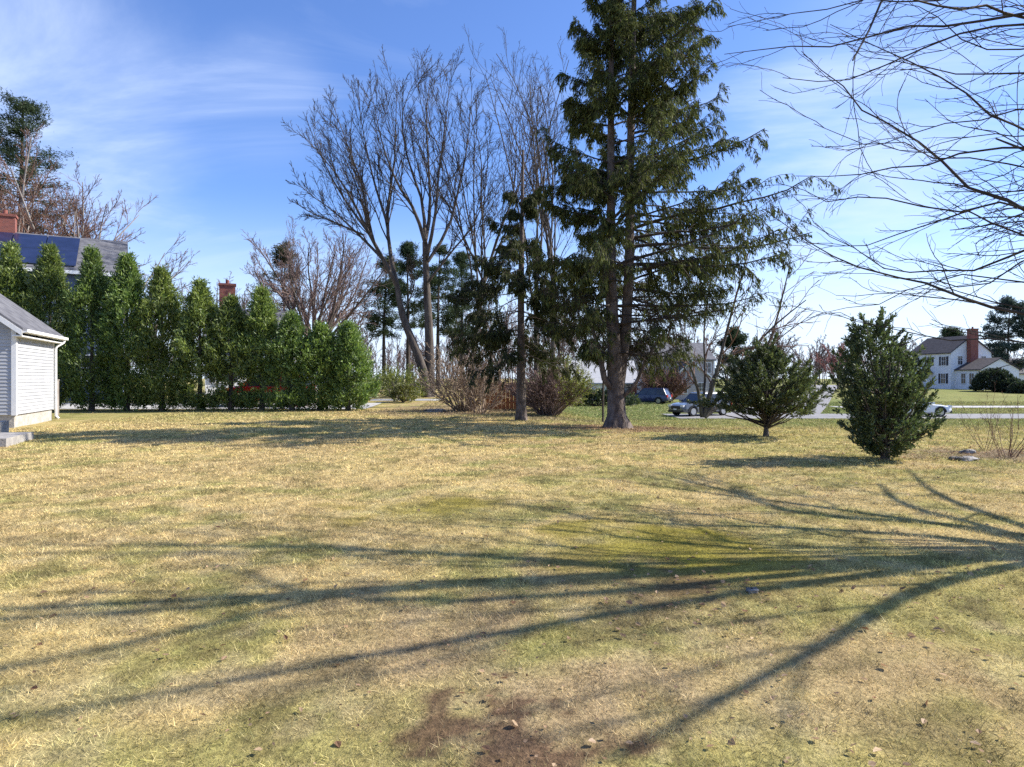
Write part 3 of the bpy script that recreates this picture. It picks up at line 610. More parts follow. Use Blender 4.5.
# ------------------------------------------------------------------ arborvitae hedge
hedge = [(10, 246, 'behind the white garage, far left of the hedge'), (50, 247, 'beside the garage downspout'), (92, 251, 'under the solar roof'), (127, 257, 'below the right end of the solar roof'), (162, 270, 'in front of the gap between the two houses'),
         (200, 284, 'left of the low brick chimney'), (231, 300, 'right below the low brick chimney'), (262, 290, 'right of the brick chimney, before the red car'), (292, 316, 'third from the right end of the row'), (320, 326, 'second from the right end of the row'), (348, 325, 'right end of the row')]
def arborvitae(px, top, txt, seed, Y=33.2):
    b = np.array(G(px, Y + (seed % 3) * 0.15)); H = (HZ - top) / F * Y + CAM_H - b[2]
    rng = np.random.default_rng(seed); R = 1.28 if px < 340 else 1.05
    root = tag(empty('arborvitae', b), 'green arborvitae in the hedge, ' + txt, 'tree', 'arborvitae hedge along the driveway')
    ntip = int(260 + 85 * H); t = rng.random(ntip) ** 0.95; az = rng.uniform(0, 6.283, ntip)
    prof = np.interp(t, [0, .06, .2, .45, .7, .88, 1], [.62, .86, 1, .93, .64, .3, .06])
    rr = prof * R * (0.62 + 0.42 * rng.random(ntip)) * (1 + 0.35 * (vnoise(az * 1.8, t * H * 1.1, seed) - 0.5) * 3.2)
    tips = b + np.stack([rr * np.cos(az), rr * np.sin(az), 0.24 + t * (H - 0.24)], 1)
    if 190 < px < 300:
        kp = (rng.random(ntip) > .8) | (tips[:, 2] - b[2] < .8) | (tips[:, 2] - b[2] > 1.8); tips, az = tips[kp], az[kp]; ntip = len(az)
    ld = rng.normal(0, 1, (16, 2)) * R * .3; lz = b[2] + H * (1.02 - .30 * np.linalg.norm(ld, axis=1) / R * 1.6 - .10 * rng.random(16))
    lt = np.concatenate([np.stack([b[0] + ld[:, 0], b[1] + ld[:, 1], lz - .28 * k_], 1) for k_ in range(4)])
    tips = np.concatenate([tips, lt]); az = np.concatenate([az, rng.uniform(0, 6.28, len(lt))]); nlead = len(lt); ntip = len(az)
    dirs = norm(np.stack([np.cos(az) * .6, np.sin(az) * .6, np.full(ntip, 0.75)], 1) + rng.normal(0, 0.25, (ntip, 3)))
    V, Fc, col = plume_crown(rng, tips, dirs, 30, np.concatenate([rng.uniform(0.2, 0.4, ntip - nlead), np.full(nlead, 0.15)]), (0.11, 0.25), (0.03, 0.07), (0.05, 0.10, 0.018), (0.28, 0.34, 0.06))
    col = col * rng.uniform(0.9, 1.16) * np.array([rng.uniform(.85, 1.02), 1, 1])
    mesh_np('crown', V - b, Fc, M_leaf, root, [col])
    tr = flare(root, [b - [0, 0, 0.1], b + [0, 0, 1.0], b + [0, 0, H * 0.9]], 0.13, 0.02, 8, None, rng, 8, 0.3, 0.4)
    mesh_np('trunk', tr[0] - b, tr[1], M_bark, root, None, True)
for q, (px, top, txt) in enumerate(hedge): arborvitae(px, top, txt, 100 + q)

# ------------------------------------------------------------------ bare trees
def Z8(zx, zy): return 260 + zx / 2.073, 30 + (zy + max(0, 420 - zy) * 0.075) / 2.073
def limb_px(pts, Y, dy, r0, r1, rng, n=9):
    m = len(pts); return poly([W(*Z8(*p), Y + dy * i / (m - 1)) for i, p in enumerate(pts)], r0, r1, n)
def big_maple():
    rng = np.random.default_rng(3); Y = 45.0
    b = W(428, 398, Y); b[2] = gz(b[0], b[1])
    T1 = [(345, 765), (340, 715), (318, 650), (296, 595), (284, 530)]; T2 = [(352, 765), (352, 700), (350, 620), (346, 540), (342, 440)]
    L = [limb_px(T1, Y, 0, .36, .17, rng), limb_px(T2, Y + .3, 0, .36, .18, rng),
         limb_px([(284, 530), (255, 475), (225, 420), (190, 345), (145, 270), (92, 205)], Y, -3, .2, .035, rng),
         limb_px([(284, 530), (268, 450), (264, 370), (278, 270), (282, 150), (285, 90)], Y, 2, .2, .035, rng),
         limb_px([(255, 475), (200, 420), (150, 370), (105, 335), (75, 305)], Y, 2, .13, .03, rng),
         limb_px([(225, 420), (178, 350), (130, 255), (108, 180)], Y, 3, .11, .03, rng), limb_px([(215, 425), (150, 395), (100, 372), (72, 352)], Y, -3, .09, .03, rng), limb_px([(240, 450), (205, 330), (170, 240), (140, 175)], Y, 1, .11, .03, rng),
         limb_px([(225, 420), (215, 330), (180, 220), (150, 130)], Y, -2, .13, .03, rng),
         limb_px([(264, 400), (235, 300), (215, 200), (200, 100)], Y, 3, .13, .03, rng),
         limb_px([(342, 440), (320, 370), (285, 310), (262, 250), (230, 100)], Y, -3, .17, .03, rng),
         limb_px([(342, 440), (338, 360), (305, 250), (295, 150), (330, 60)], Y, 2, .17, .03, rng),
         limb_px([(342, 440), (352, 380), (350, 280), (345, 160), (355, 50)], Y, 3, .18, .03, rng),
         limb_px([(346, 470), (362, 390), (370, 290), (385, 170), (395, 60)], Y, -2, .17, .03, rng),
         limb_px([(348, 480), (390, 410), (410, 330), (430, 220), (440, 90)], Y, 2, .15, .03, rng),
         limb_px([(350, 520), (405, 450), (445, 400), (470, 300)], Y, -3, .11, .03, rng),
         limb_px([(296, 590), (320, 520), (312, 500), (340, 470)], Y, -2, .07, .03, rng)]
    L = L[:2] + [(P_, (R_ / R_[:, :1]) ** 1.5 * R_[:, :1] * 0.85) for P_, R_ in L[2:]]
    lv = [dict(k=15, t0=0.15, t1=0.99, ang=(0.22, 0.65), lf=(0.28, 0.55), n=7, wander=0.09, up=0.05, rmin=0.018, rf=0.45),
          dict(k=9, t0=0.15, t1=1, ang=(0.25, 0.7), lf=(0.3, 0.55), n=5, wander=0.11, up=0.05, rmin=0.013),
          dict(k=4, t0=0.2, t1=1, ang=(0.3, 0.8), lf=(0.35, 0.65), n=4, wander=0.12, up=0.04, rmin=0.009)]
    r = bare_tree('maple_tree', 'large bare maple with two crossing trunks and a broad fan crown, left of centre', b, L[2:], 5, M_bark, M_twig_grey, lv,
                  main=join([tubes(L[:2], 10)]), sides=6)
big_maple()
g2 = 'bare trees in the yard'
simple_bare('bare_tree', 'slender bare tree with steep limbs just right of the large bare maple', G(468, 48), 23.5, 0.42, 41, M_bark, M_twig_grey, k=(9, 9, 7), rmin=0.024, lean=(1.2, 0), fork=0.36, r0=0.17)
simple_bare('bare_tree', 'very slim bare tree rising behind the smaller drooping spruce', G(536, 38), 20.5, 0.22, 42, M_bark, M_twig_grey, k=(5, 8, 5), rmin=0.018, fork=0.3, r0=0.16)
simple_bare('bare_tree', 'tallest slim bare tree behind the left edge of the tall spruce', G(553, 44), 24, 0.2, 43, M_bark, M_twig_grey, k=(5, 8, 5), rmin=0.02, fork=0.35, r0=0.17)
simple_bare('bare_tree', 'pale-limbed reddish bare tree above the solar roof at far left', G(66, 55), 20, 1.05, 44, M_bark_pale, M_twig_red, k=(18, 10, 9), rmin=0.03, fork=0.15, r0=0.36)
simple_bare('bare_tree', 'reddish bare tree at the left frame edge before the tall dark fir', G(8, 56), 22, 0.7, 441, M_bark_pale, M_twig_red, k=(15, 10, 9), rmin=0.03, fork=0.2, r0=0.34)
simple_bare('bare_tree', 'round-crowned bare tree rising over the right end of the hedge', G(315, 60), 17.0, 0.95, 45, M_bark, M_twig_mauve, k=(17, 11, 9), rmin=0.03, fork=0.25, r0=0.3)
simple_bare('bare_tree', 'thin reddish bare tree right of the solar roof', G(150, 62), 11.5, 0.8, 46, M_bark, M_twig_mauve, k=(9, 8, 7), rmin=0.03, fork=0.25)
simple_bare('bare_tree', 'small pale bare tree left of the low brick chimney', G(208, 66), 11, 0.7, 47, M_bark, M_twig_mauve, k=(9, 8, 7), rmin=0.03, fork=0.25)
simple_bare('bare_tree', 'small pale bare tree right of the low brick chimney', G(245, 66), 11.2, 0.7, 48, M_bark, M_twig_mauve, k=(9, 8, 7), rmin=0.03, fork=0.25)
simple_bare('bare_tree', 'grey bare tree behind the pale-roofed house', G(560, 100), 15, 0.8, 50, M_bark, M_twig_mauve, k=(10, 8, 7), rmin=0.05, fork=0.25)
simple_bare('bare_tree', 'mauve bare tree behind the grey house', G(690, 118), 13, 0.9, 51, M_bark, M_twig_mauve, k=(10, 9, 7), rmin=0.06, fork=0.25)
simple_bare('bare_tree', 'reddish budding tree across the street between the two evergreens', G(838, 105), 7.6, 1.0, 52, M_bark, mat('twigs_rose', (0.28, 0.12, 0.11), (0.34, 0.17, 0.15), 3, 0.9), k=(12, 10, 9), rmin=0.05, fork=0.2)
simple_bare('bare_tree', 'grey bare tree left of the rose budding tree across the street', G(815, 125), 9.5, 0.9, 53, M_bark, M_twig_mauve, k=(11, 9, 8), rmin=0.06, fork=0.2)
simple_bare('bare_tree', 'grey bare tree just left of the white house', G(905, 128), 9.5, 0.9, 54, M_bark, M_twig_mauve, k=(11, 9, 8), rmin=0.06, fork=0.2)
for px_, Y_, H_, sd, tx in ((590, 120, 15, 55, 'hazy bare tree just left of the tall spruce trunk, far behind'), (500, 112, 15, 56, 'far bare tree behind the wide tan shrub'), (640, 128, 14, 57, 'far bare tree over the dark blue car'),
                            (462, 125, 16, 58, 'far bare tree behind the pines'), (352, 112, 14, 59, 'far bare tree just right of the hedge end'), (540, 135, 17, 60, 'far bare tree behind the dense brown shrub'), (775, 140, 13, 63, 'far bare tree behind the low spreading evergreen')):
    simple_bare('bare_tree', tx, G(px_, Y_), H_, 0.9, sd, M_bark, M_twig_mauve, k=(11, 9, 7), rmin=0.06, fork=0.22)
# multi-stem tree by the silver car
def multistem():
    rng = np.random.default_rng(61); Y = 43.0
    b = np.array(G(703, Y))
    S = [[(703, 417), (712, 390), (722, 350), (735, 300), (752, 240)], [(704, 417), (720, 395), (740, 365), (775, 325), (806, 300)], [(705, 417), (726, 400), (752, 378), (770, 340), (790, 265)],
         [(702, 417), (698, 390), (690, 366), (676, 348), (660, 338)], [(703, 417), (709, 395), (716, 372), (735, 352), (770, 346)], [(702, 417), (705, 380), (704, 330), (712, 270)]]
    L = [poly([W(x, y, Y + (i % 3 - 1) * 0.4 * j) for j, (x, y) in enumerate(s)], 0.13 if i < 5 else .09, 0.03, 9) for i, s in enumerate(S)]
    lv = [dict(k=7, t0=0.3, t1=0.98, ang=(0.3, 0.8), lf=(0.3, 0.55), n=6, wander=0.12, up=0.04, rmin=0.025), dict(k=5, t0=0.2, t1=1, ang=(0.3, 0.8), lf=(0.35, 0.6), n=4, wander=0.12, up=0.02, rmin=0.017)]
    bare_tree('multi_stem_tree', 'small bare multi-stemmed tree fanning out in front of the silver car', b, L, 62, M_bark, M_twig_red, lv)
multistem()
def sapling():
    rng = np.random.default_rng(71); Y = 27.5; b = np.array(G(603, Y))
    L = [poly([b, W(603, 395, Y), W(604, 350, Y), W(601, 300, Y), W(600, 260, Y)], 0.05, 0.015, 8)]
    lv = [dict(k=10, t0=0.2, t1=0.98, ang=(0.4, 0.9), lf=(0.2, 0.4), n=5, wander=0.1, up=0.05, rmin=0.012), dict(k=4, t0=0.2, t1=1, ang=(0.3, 0.8), lf=(0.35, 0.6), n=4, wander=0.12, up=0.02, rmin=0.01)]
    bare_tree('sapling', 'thin bare sapling standing close left of the tall spruce trunk', b, L, 72, M_bark, M_twig_grey, lv)
sapling()
# near shade tree, trunk just outside the right edge
def shade_tree():
    rng = np.random.default_rng(81); b = np.array([8.6, 7.0, gz(8.6, 7.0)])
    def z3(zx, zy, Y): return W(724 + zx / 2.257, zy / 2.257, Y)
    main = flare(None, [b - [0, 0, .1], [8.6, 7.0, 1.4], [8.55, 6.95, 2.7], [8.65, 7.05, 4.5], [8.8, 7.2, 7], [8.8, 7.3, 10], [8.7, 7.4, 13]], 0.27, 0.04, 24, None, rng, 14, 0.5, 0.5, pw=1.7)
    big = [poly(p, a * .8, c * .8, 10) for p, a, c in [
        ([(8.55, 6.95, 2.5), (8.36, 6.95, 3), (8.2, 6.65, 4), (7.87, 6.27, 5.2), (7.54, 5.65, 6.8), (7.37, 5.23, 7.8)], .13, .035),
        ([(8.55, 6.9, 2.4), (8.1, 6.6, 3), (7.85, 6.13, 3.8), (7.65, 5.3, 4.6), (7.4, 4.3, 5.6)], .12, .03),
        ([(8.6, 7, 3.4), (8.2, 6.8, 4.2), (7.7, 6.58, 5), (7.35, 6.6, 6.5), (7.3, 8.0, 8)], .11, .03),
        ([(8.6, 7, 2.6), (8.86, 7.95, 3.1), (9.04, 9.1, 4.5), (9.6, 11.0, 5.2), (10.0, 13.2, 6)], .11, .03),
        ([(8.6, 7, 2.7), (8.9, 8.2, 3.4), (8.9, 10.1, 4.5), (8.9, 12.5, 6)], .10, .02), ([(8.6, 7, 2.9), (8.75, 7.6, 3.5), (8.9, 8.3, 4.5), (8.7, 9.2, 6), (8.9, 10.4, 7)], .10, .025),
        ([(8.6, 7, 2.5), (9.8, 8.8, 3.4), (11.6, 10.9, 4.5), (13.9, 13.5, 5.5)], .09, .02),
        ([(8.6, 7, 2.8), (9.3, 8.0, 3.4), (10.4, 9.6, 4.4), (11.8, 11.6, 5)], .10, .03),
        ([(8.7, 7.1, 5), (9.5, 7.3, 6.5), (10.2, 7.2, 9)], .10, .03), ([(8.8, 7.2, 6), (8.0, 8.3, 7.5), (7.6, 9.2, 10)], .10, .03), ([(8.8, 7.2, 7), (7.9, 6.9, 8.6), (7.3, 6.9, 11)], .09, .025),
        ([(8.8, 7.2, 8), (9.2, 6.3, 9.6), (9.3, 5.8, 11.5)], .08, .025)]]
    A = [8.65, 7.1]
    vis = [ # start height on trunk, pixel polyline in the enlarged crop, start/end distance, radii
        (4.8, [(677, 35), (560, 22), (470, 0), (380, -30)], 7.6, 7.0, .035, .012),
        (4.6, [(677, 30), (610, 36), (500, 60), (400, 72), (280, 95), (130, 110), (0, 118)], 7.6, 9.5, .035, .006),
        (4.4, [(677, 55), (560, 75), (480, 102), (400, 130), (330, 150), (240, 185), (140, 180)], 7.5, 9.0, .03, .006),
        (4.0, [(677, 160), (600, 165), (540, 172), (470, 150), (400, 148), (340, 135)], 7.5, 8.6, .028, .006),
        (3.6, [(677, 290), (620, 262), (550, 205), (480, 162), (400, 135), (330, 100), (250, 60)], 7.6, 9.2, .032, .006),
        (2.9, [(677, 470), (610, 445), (540, 400), (475, 352), (420, 305), (350, 265), (290, 225), (245, 180), (170, 110)], 7.6, 9.8, .042, .007),
        (3.3, [(677, 325), (600, 335), (500, 360), (400, 375), (290, 395), (165, 398)], 7.5, 9.2, .032, .006),
        (3.2, [(677, 372), (560, 350), (470, 330), (380, 330), (290, 310), (190, 270)], 7.4, 8.4, .02, .005),
        (3.1, [(677, 470), (560, 472), (450, 462), (330, 440), (240, 450), (120, 410)], 7.6, 9.8, .028, .006),
        (2.9, [(677, 530), (600, 500), (540, 488), (430, 520), (340, 555), (190, 545)], 7.6, 9.5, .026, .006),
        (2.8, [(677, 555), (600, 590), (530, 612), (440, 622), (360, 600), (250, 545), (200, 500)], 7.7, 9.8, .03, .006),
        (2.6, [(677, 698), (610, 695), (560, 680), (490, 652), (430, 628), (330, 600), (230, 572), (150, 525), (80, 470)], 7.8, 10.5, .042, .006),
        (2.7, [(677, 600), (590, 640), (500, 640), (400, 625), (270, 612)], 7.6, 9.0, .022, .005),
        (2.4, [(677, 640), (590, 620), (520, 628), (430, 650), (330, 690), (210, 700)], 7.6, 9.3, .022, .005),
        (5.2, [(470, -120), (400, -60), (355, 0), (325, 45), (305, 85), (297, 135)], 6.6, 6.2, .03, .012),
        (2.2, [(677, 770), (600, 765), (520, 780), (440, 755), (330, 735), (240, 700)], 7.4, 8.6, .025, .005),
        (3.0, [(677, 250), (600, 270), (520, 275), (430, 300), (350, 330), (280, 345)], 7.4, 8.4, .022, .005),
        (3.9, [(677, 110), (590, 120), (500, 60), (440, 20), (390, 0)], 7.6, 8.4, .02, .006),
        (4.9, [(677, -20), (560, -10), (420, 0), (290, 5), (120, 40), (10, 60)], 7.8, 9.8, .025, .005),
    ]
    limbs2 = []
    for z0, pts, Y0, Y1, r0, r1 in vis:
        m = len(pts); q = [np.array([A[0], A[1], z0])] + [z3(x, y, Y0 + (Y1 - Y0) * i / (m - 1)) for i, (x, y) in enumerate(pts)]
        limbs2.append(poly(q, r0 * 0.8, r1 * 0.7, 16))
    P = np.concatenate([p for p, _ in limbs2]); R = np.concatenate([r for _, r in limbs2])
    P[:, 3:] += rng.normal(0, 0.03, P[:, 3:].shape)
    root = tag(empty('shade_tree', b), 'bare shade tree at the right edge, its long dark branches reaching in overhead', 'tree')
    c1 = spawn(rng, P, R, 10, 0.25, 0.99, (0.2, 0.6), (0.10, 0.30), 8, 0.14, 0.0, 0.005, 0.55, 0.3)
    c2 = spawn(rng, *c1, 5, 0.2, 1.0, (0.25, 0.8), (0.15, 0.45), 5, 0.18, 0.0, 0.003, 0.6, 0.3)
    B = np.concatenate([p for p, _ in big]); BR = np.concatenate([r for _, r in big])
    d1 = spawn(rng, B, BR, 7, 0.25, 1.0, (0.3, 0.8), (0.35, 0.65), 7, 0.12, 0.05, 0.010, 0.45, 0.4)
    d2 = spawn(rng, *d1, 5, 0.2, 1.0, (0.3, 0.9), (0.3, 0.55), 5, 0.13, 0.02, 0.006, 0.6, 0.4)
    d3 = spawn(rng, *d2, 3, 0.2, 1.0, (0.3, 0.9), (0.3, 0.55), 4, 0.13, 0.02, 0.004, 0.7, 0.4)
    w = join([main, tubes(big, 8), tubes([(P, R)], 6)])
    mesh_np('trunk', w[0] - b, w[1], M_bark_dark, root, None, True)
    V2, F2 = tubes([c1, c2, d1, d2, d3], 3); mesh_np('crown', V2 - b, F2, M_bark_dark, root, None, True)
shade_tree()

# ------------------------------------------------------------------ evergreens of the background
def pine(name, label, base, H, R, seed, clear=0.35, ca=(0.022, 0.042, 0.02), cb=(0.06, 0.085, 0.035), n=46, puff=0.55, per=60, bark=M_bark_dark, leaf=((0.2, 0.45), (0.04, 0.09)), group=None):
    rng = np.random.default_rng(seed); b = np.array(base, float); root = tag(empty(name, b), label, 'tree', group)
    top = b + [rng.normal(0, .2), rng.normal(0, .2), H]
    tr = flare(None, [b - [0, 0, .1], b + [0, 0, H * .5], top], H * 0.016, 0.05, 10, None, rng, 8, 0.4, 0.4)
    zs = np.sort(clear * H + (1 - clear) * H * rng.random(n)) 
    L = limbs_conifer(rng, lambda z: b + (top - b) * (z / H), zs, lambda z, a: R * np.interp((z / H - clear) / (1 - clear), [0, .25, .6, 1], [.75, 1, .8, .15]), lambda z: 0.05 + 0.35 * max(0, z / H - .5), 6, 0.08, 0.07)
    w = join([tr, tubes([L], 4)]); mesh_np('trunk', w[0] - b, w[1], bark, root, None, True)
    P = L[0]; k = 5
    tips = np.concatenate([P[:, i] for i in (2, 3, 4, 5, 5)]) + rng.normal(0, 0.3, (n * 5, 3)) * np.array([1, 1, .35]); 
    dirs = norm(rng.normal(0, 1, tips.shape) * np.array([1, 1, .4]) + np.array([0, 0, .25]))
    V, Fc, col = plume_crown(rng, tips, dirs, per, np.full(len(tips), puff), leaf[0], leaf[1], ca, cb)
    mesh_np('crown', V - b, Fc, M_needle, root, [col]); return root
pine('fir_tree', 'tall dark fir rising behind the reddish bare trees at far left', G(20, 62), 26.5, 6.2, 201, 0.08, n=210, per=48, puff=0.7)
gp = 'tall pines behind the bare maple'
pine('pine_tree', 'tall pine left of the crossing trunks of the bare maple', G(384, 76), 14.6, 2.9, 202, 0.42, n=58, group=gp)
pine('pine_tree', 'tall pine showing between the two trunks of the bare maple', G(408, 82), 17.5, 3.0, 203, 0.42, n=58, group=gp)
pine('pine_tree', 'tall pine right behind the upright trunk of the bare maple', G(438, 78), 16.2, 3.2, 204, 0.38, n=58, group=gp)
pine('pine_tree', 'tall pine standing left of the smaller drooping spruce', G(462, 86), 17.0, 3.2, 205, 0.38, n=58, group=gp)
pine('pine_tree', 'olive-brown pine behind the round-crowned bare tree over the hedge', G(284, 70), 14.8, 2.8, 206, 0.45, ca=(0.05, 0.055, 0.03), cb=(0.10, 0.10, 0.05), n=26)
pine('pine_tree', 'layered blue-green pine right of the white house', G(1008, 112), 14.5, 5.0, 207, 0.25, ca=(0.035, 0.06, 0.05), cb=(0.08, 0.11, 0.085), n=44, puff=0.8, per=70, leaf=((0.35, 0.7), (0.09, 0.18)))
pine('pine_tree', 'green tree top showing above the white house roof', G(950, 140), 11.5, 4.2, 208, 0.3, ca=(0.04, 0.065, 0.03), cb=(0.09, 0.12, 0.05), n=36, puff=0.9, per=60, leaf=((0.35, 0.7), (0.1, 0.2)))
pine('pine_tree', 'dark pine behind the grey house', G(735, 130), 11.0, 4.0, 209, 0.2, n=36, puff=0.9, per=60, leaf=((0.35, 0.7), (0.1, 0.2)))

# far wood line
def far_wood():
    rng = np.random.default_rng(300); n = 700
    X = np.sort(rng.uniform(-260, 300, n)); Y = rng.uniform(175, 230, n); o = np.stack([X, Y, tz(X, Y)], 1)
    H = rng.uniform(8, 14, n) * (1 - 0.25 * smooth((X - 20) / 60))
    P, R = grow(rng, o, np.tile([0, 0, 1.], (n, 1)), H, np.full(n, .16), np.full(n, .05), 6, .06, .1)
    a = spawn(rng, P, R, 12, .2, 1, (.3, .9), (.3, .55), 5, .1, .08, .06); c = spawn(rng, *a, 6, .2, 1, (.3, .9), (.35, .6), 3, .1, .05, .05)
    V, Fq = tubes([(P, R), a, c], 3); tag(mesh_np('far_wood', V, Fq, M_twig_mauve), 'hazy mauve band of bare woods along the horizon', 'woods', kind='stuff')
far_wood()

# ------------------------------------------------------------------ shrubs
def twig_bush(name, label, base, H, R, seed, m, stems=46, k=(7, 5), rmin=0.009, leafy=None, group=None, tilt=1.05, cat='bush'):
    rng = np.random.default_rng(seed); b = np.array(base, float); root = tag(empty(name, b), label, cat, group)
    az = rng.uniform(0, 6.283, stems); ti = tilt * rng.random(stems) ** 0.6
    d = np.stack([np.sin(ti) * np.cos(az), np.sin(ti) * np.sin(az), np.cos(ti)], 1); o = b + np.stack([np.cos(az), np.sin(az), 0 * az], 1) * rng.random((stems, 1)) * R * 0.22
    L = np.minimum(H / np.maximum(np.cos(ti), .3), R / np.maximum(np.sin(ti), .2)) * rng.uniform(.75, 1.05, stems)
    P, Rr = grow(rng, o, d, L, np.full(stems, rmin * 2.4), np.full(stems, rmin), 7, .1, .05)
    mesh_np('stems', *(lambda q: (q[0] - b, q[1]))(tubes([(P, Rr)], 4)), m, root)
    c1 = spawn(rng, P, Rr, k[0], .25, 1, (.3, .9), (.25, .5), 5, .12, .05, rmin); c2 = spawn(rng, *c1, k[1], .2, 1, (.3, .9), (.3, .6), 3, .12, .03, rmin * .9)
    V, Fq = tubes([c1, c2], 3); mesh_np('twigs', V - b, Fq, m, root)
    if leafy:
        ca, cb, per, side = leafy; tips = c2[0][:, -1]; dd = norm(c2[0][:, -1] - c2[0][:, 0])
        sel = rng.random(len(tips)) < (smooth((tips[:, 0] - b[0]) / R * 1.6 - 0.1) if side else 1.0)
        V, Fc, col = plume_crown(rng, tips[sel], dd[sel], per, np.full(sel.sum(), .12), (.05, .12), (.02, .05), ca, cb); mesh_np('foliage', V - b, Fc, M_leaf, root, [col])
twig_bush('bare_shrub', 'wide tan bare shrub at the foot of the bare maple', G(464, 33.0), 2.6, 2.3, 401, M_twig_tan, 80, (8, 6), 0.010)
twig_bush('bare_shrub', 'grey-brown bare shrub between the orange boards and the small spruce', G(480, 31.0), 1.9, 1.6, 402, M_twig_tan, 18, (5, 4), 0.009)
twig_bush('bare_shrub', 'dense rounded brown shrub with yellow-green right edge, right of the small spruce', G(548, 30.0), 2.0, 1.9, 403, M_twig_mauve, 90, (9, 6), 0.010, leafy=((0.12, 0.16, 0.02), (0.26, 0.27, 0.04), 5, True))
twig_bush('bare_shrub', 'yellow-green budding shrub behind the dense brown shrub', G(556, 34), 2.6, 1.4, 404, M_twig_tan, 60, (8, 6), 0.010, leafy=((0.15, 0.19, 0.03), (0.27, 0.28, 0.05), 6, False))
twig_bush('bare_shrub', 'rust-brown rounded shrub beside the dark blue car', G(664, 77), 3.4, 3.2, 405, M_twig_red, 90, (8, 6), 0.03)
twig_bush('bare_shrub', 'sparse bare shrub with red-brown stems at the right frame edge', G(1008, 13.6), 1.2, .8, 406, M_twig_red, 12, (3, 3), 0.0028, tilt=.8)
twig_bush('bare_shrub', 'thin bare twigs behind the right frame edge shrub', G(985, 15.0), 1.25, .8, 407, M_twig_red, 6, (3, 3), 0.0026, tilt=.8)
def leaf_bush(name, label, base, H, R, seed, ca, cb, tips=260, per=26, LL=(.07, .16), WW=(.03, .07), dome=True, group=None, cat='bush', L2=None):
    rng = np.random.default_rng(seed); b = np.array(base, float); root = tag(empty(name, b), label, cat, group)
    u = rng.random(tips); az = rng.uniform(0, 6.283, tips); el = np.arcsin(u); rad = (0.75 + .25 * rng.random(tips)) * (1 + .12 * rng.normal(0, 1, tips) * (0 if dome == 2 else 1))
    R2 = L2 or R
    tp = b + np.stack([np.cos(el) * np.cos(az) * R * rad, np.cos(el) * np.sin(az) * R2 * rad, np.sin(el) * H * rad * .92 + .08 * H], 1)
    dirs = norm(np.stack([np.cos(el) * np.cos(az), np.cos(el) * np.sin(az), np.sin(el) + .3], 1))
    V, Fc, col = plume_crown(rng, tp, dirs, per, np.full(tips, .14 * R if R < 2 else .25), LL, WW, ca, cb); mesh_np('foliage', V - b, Fc, M_leaf, root, [col])
    P = np.stack([np.repeat(b[None], 24, 0), b + (tp[:24] - b) * .5, tp[:24]], 1); mesh_np('stems', *(lambda q: (q[0] - b, q[1]))(tubes([(P, np.tile([[.03, .02, .008]], (24, 1)))], 4)), M_bark, root)
leaf_bush('evergreen_shrub', 'wide yellow-green shrub behind the right end of the hedge', G(398, 44), 2.0, 2.1, 421, (.07, .10, .015), (.25, .28, .04))
leaf_bush('evergreen_shrub', 'small yellow-green shrub before the wide yellow-green shrub', G(403, 40), 1.05, .75, 422, (.09, .11, .02), (.24, .24, .05), 120)
leaf_bush('evergreen_shrub', 'dark low shrub behind the bare maple foot', G(388, 47), 1.5, 1.6, 423, (.03, .05, .015), (.07, .09, .03), 160)
leaf_bush('clipped_hedge', 'long low dark clipped hedge before the pale-roofed house', G(596, 66), 1.55, 3.6, 424, (.022, .04, .014), (.06, .085, .028), 420, 28, (.12, .25), (.06, .12), L2=1.1, cat='hedge')
leaf_bush('evergreen_shrub', 'round green shrub left of the dark blue car', G(630, 69), 1.2, 1.0, 425, (.05, .08, .015), (.13, .16, .04), 120)
leaf_bush('clipped_bush', 'large dome-clipped dark bush before the white house', G(994, 93), 3.1, 2.7, 426, (.02, .034, .012), (.04, .06, .02), 700, 30, (.15, .3), (.08, .16), dome=2)
leaf_bush('clipped_bush', 'low dark clipped bush right of the large dome bush', G(1012, 91), 1.8, 1.9, 427, (.02, .034, .012), (.045, .065, .02), 400, 30, (.15, .3), (.08, .16), dome=2)
leaf_bush('clipped_bush', 'dark clipped bush cut off by the right frame edge', G(1022, 88), 1.4, 1.5, 428, (.02, .034, .012), (.045, .065, .02), 300, 30, (.15, .3), (.08, .16), dome=2)

# ------------------------------------------------------------------ buildings
def window(root, mk, w, h, frame=M_white, shutters=False, grid=(2, 2), mat_g=M_glass):
    """mk(u0,u1,v0,v1,d0,d1)-> adds box in wall coordinates to an MB (u across, v up, d out of the wall)"""
    fr = MB(); e = .07
    mk(fr, -w/2 - e, w/2 + e, h, h + e, -.02, .06); mk(fr, -w/2 - e, w/2 + e, -e, 0, -.02, .08); mk(fr, -w/2 - e, -w/2, 0, h, -.02, .055); mk(fr, w/2, w/2 + e, 0, h, -.02, .055)
    for i in range(1, grid[0]): mk(fr, -w/2 + w * i / grid[0] - .018, -w/2 + w * i / grid[0] + .018, .002, h - .002, -.01, .035)
    for i in range(1, grid[1]): mk(fr, -w/2 + .002, w/2 - .002, h * i / grid[1] - .022, h * i / grid[1] + .022, -.012, .038)
    f = fr.build('window', frame, root)
    p = MB(); mk(p, -w/2, w/2, 0, h, -.03, .02); p.build('pane', mat_g, f)
    if shutters:
        for s in (-1, 1):
            q = MB(); mk(q, *sorted((s * (w/2 + e + .02), s * (w/2 + e + .40))), -.03, h + .03, -.01, .045); q.build('shutter', M_shutter, root)
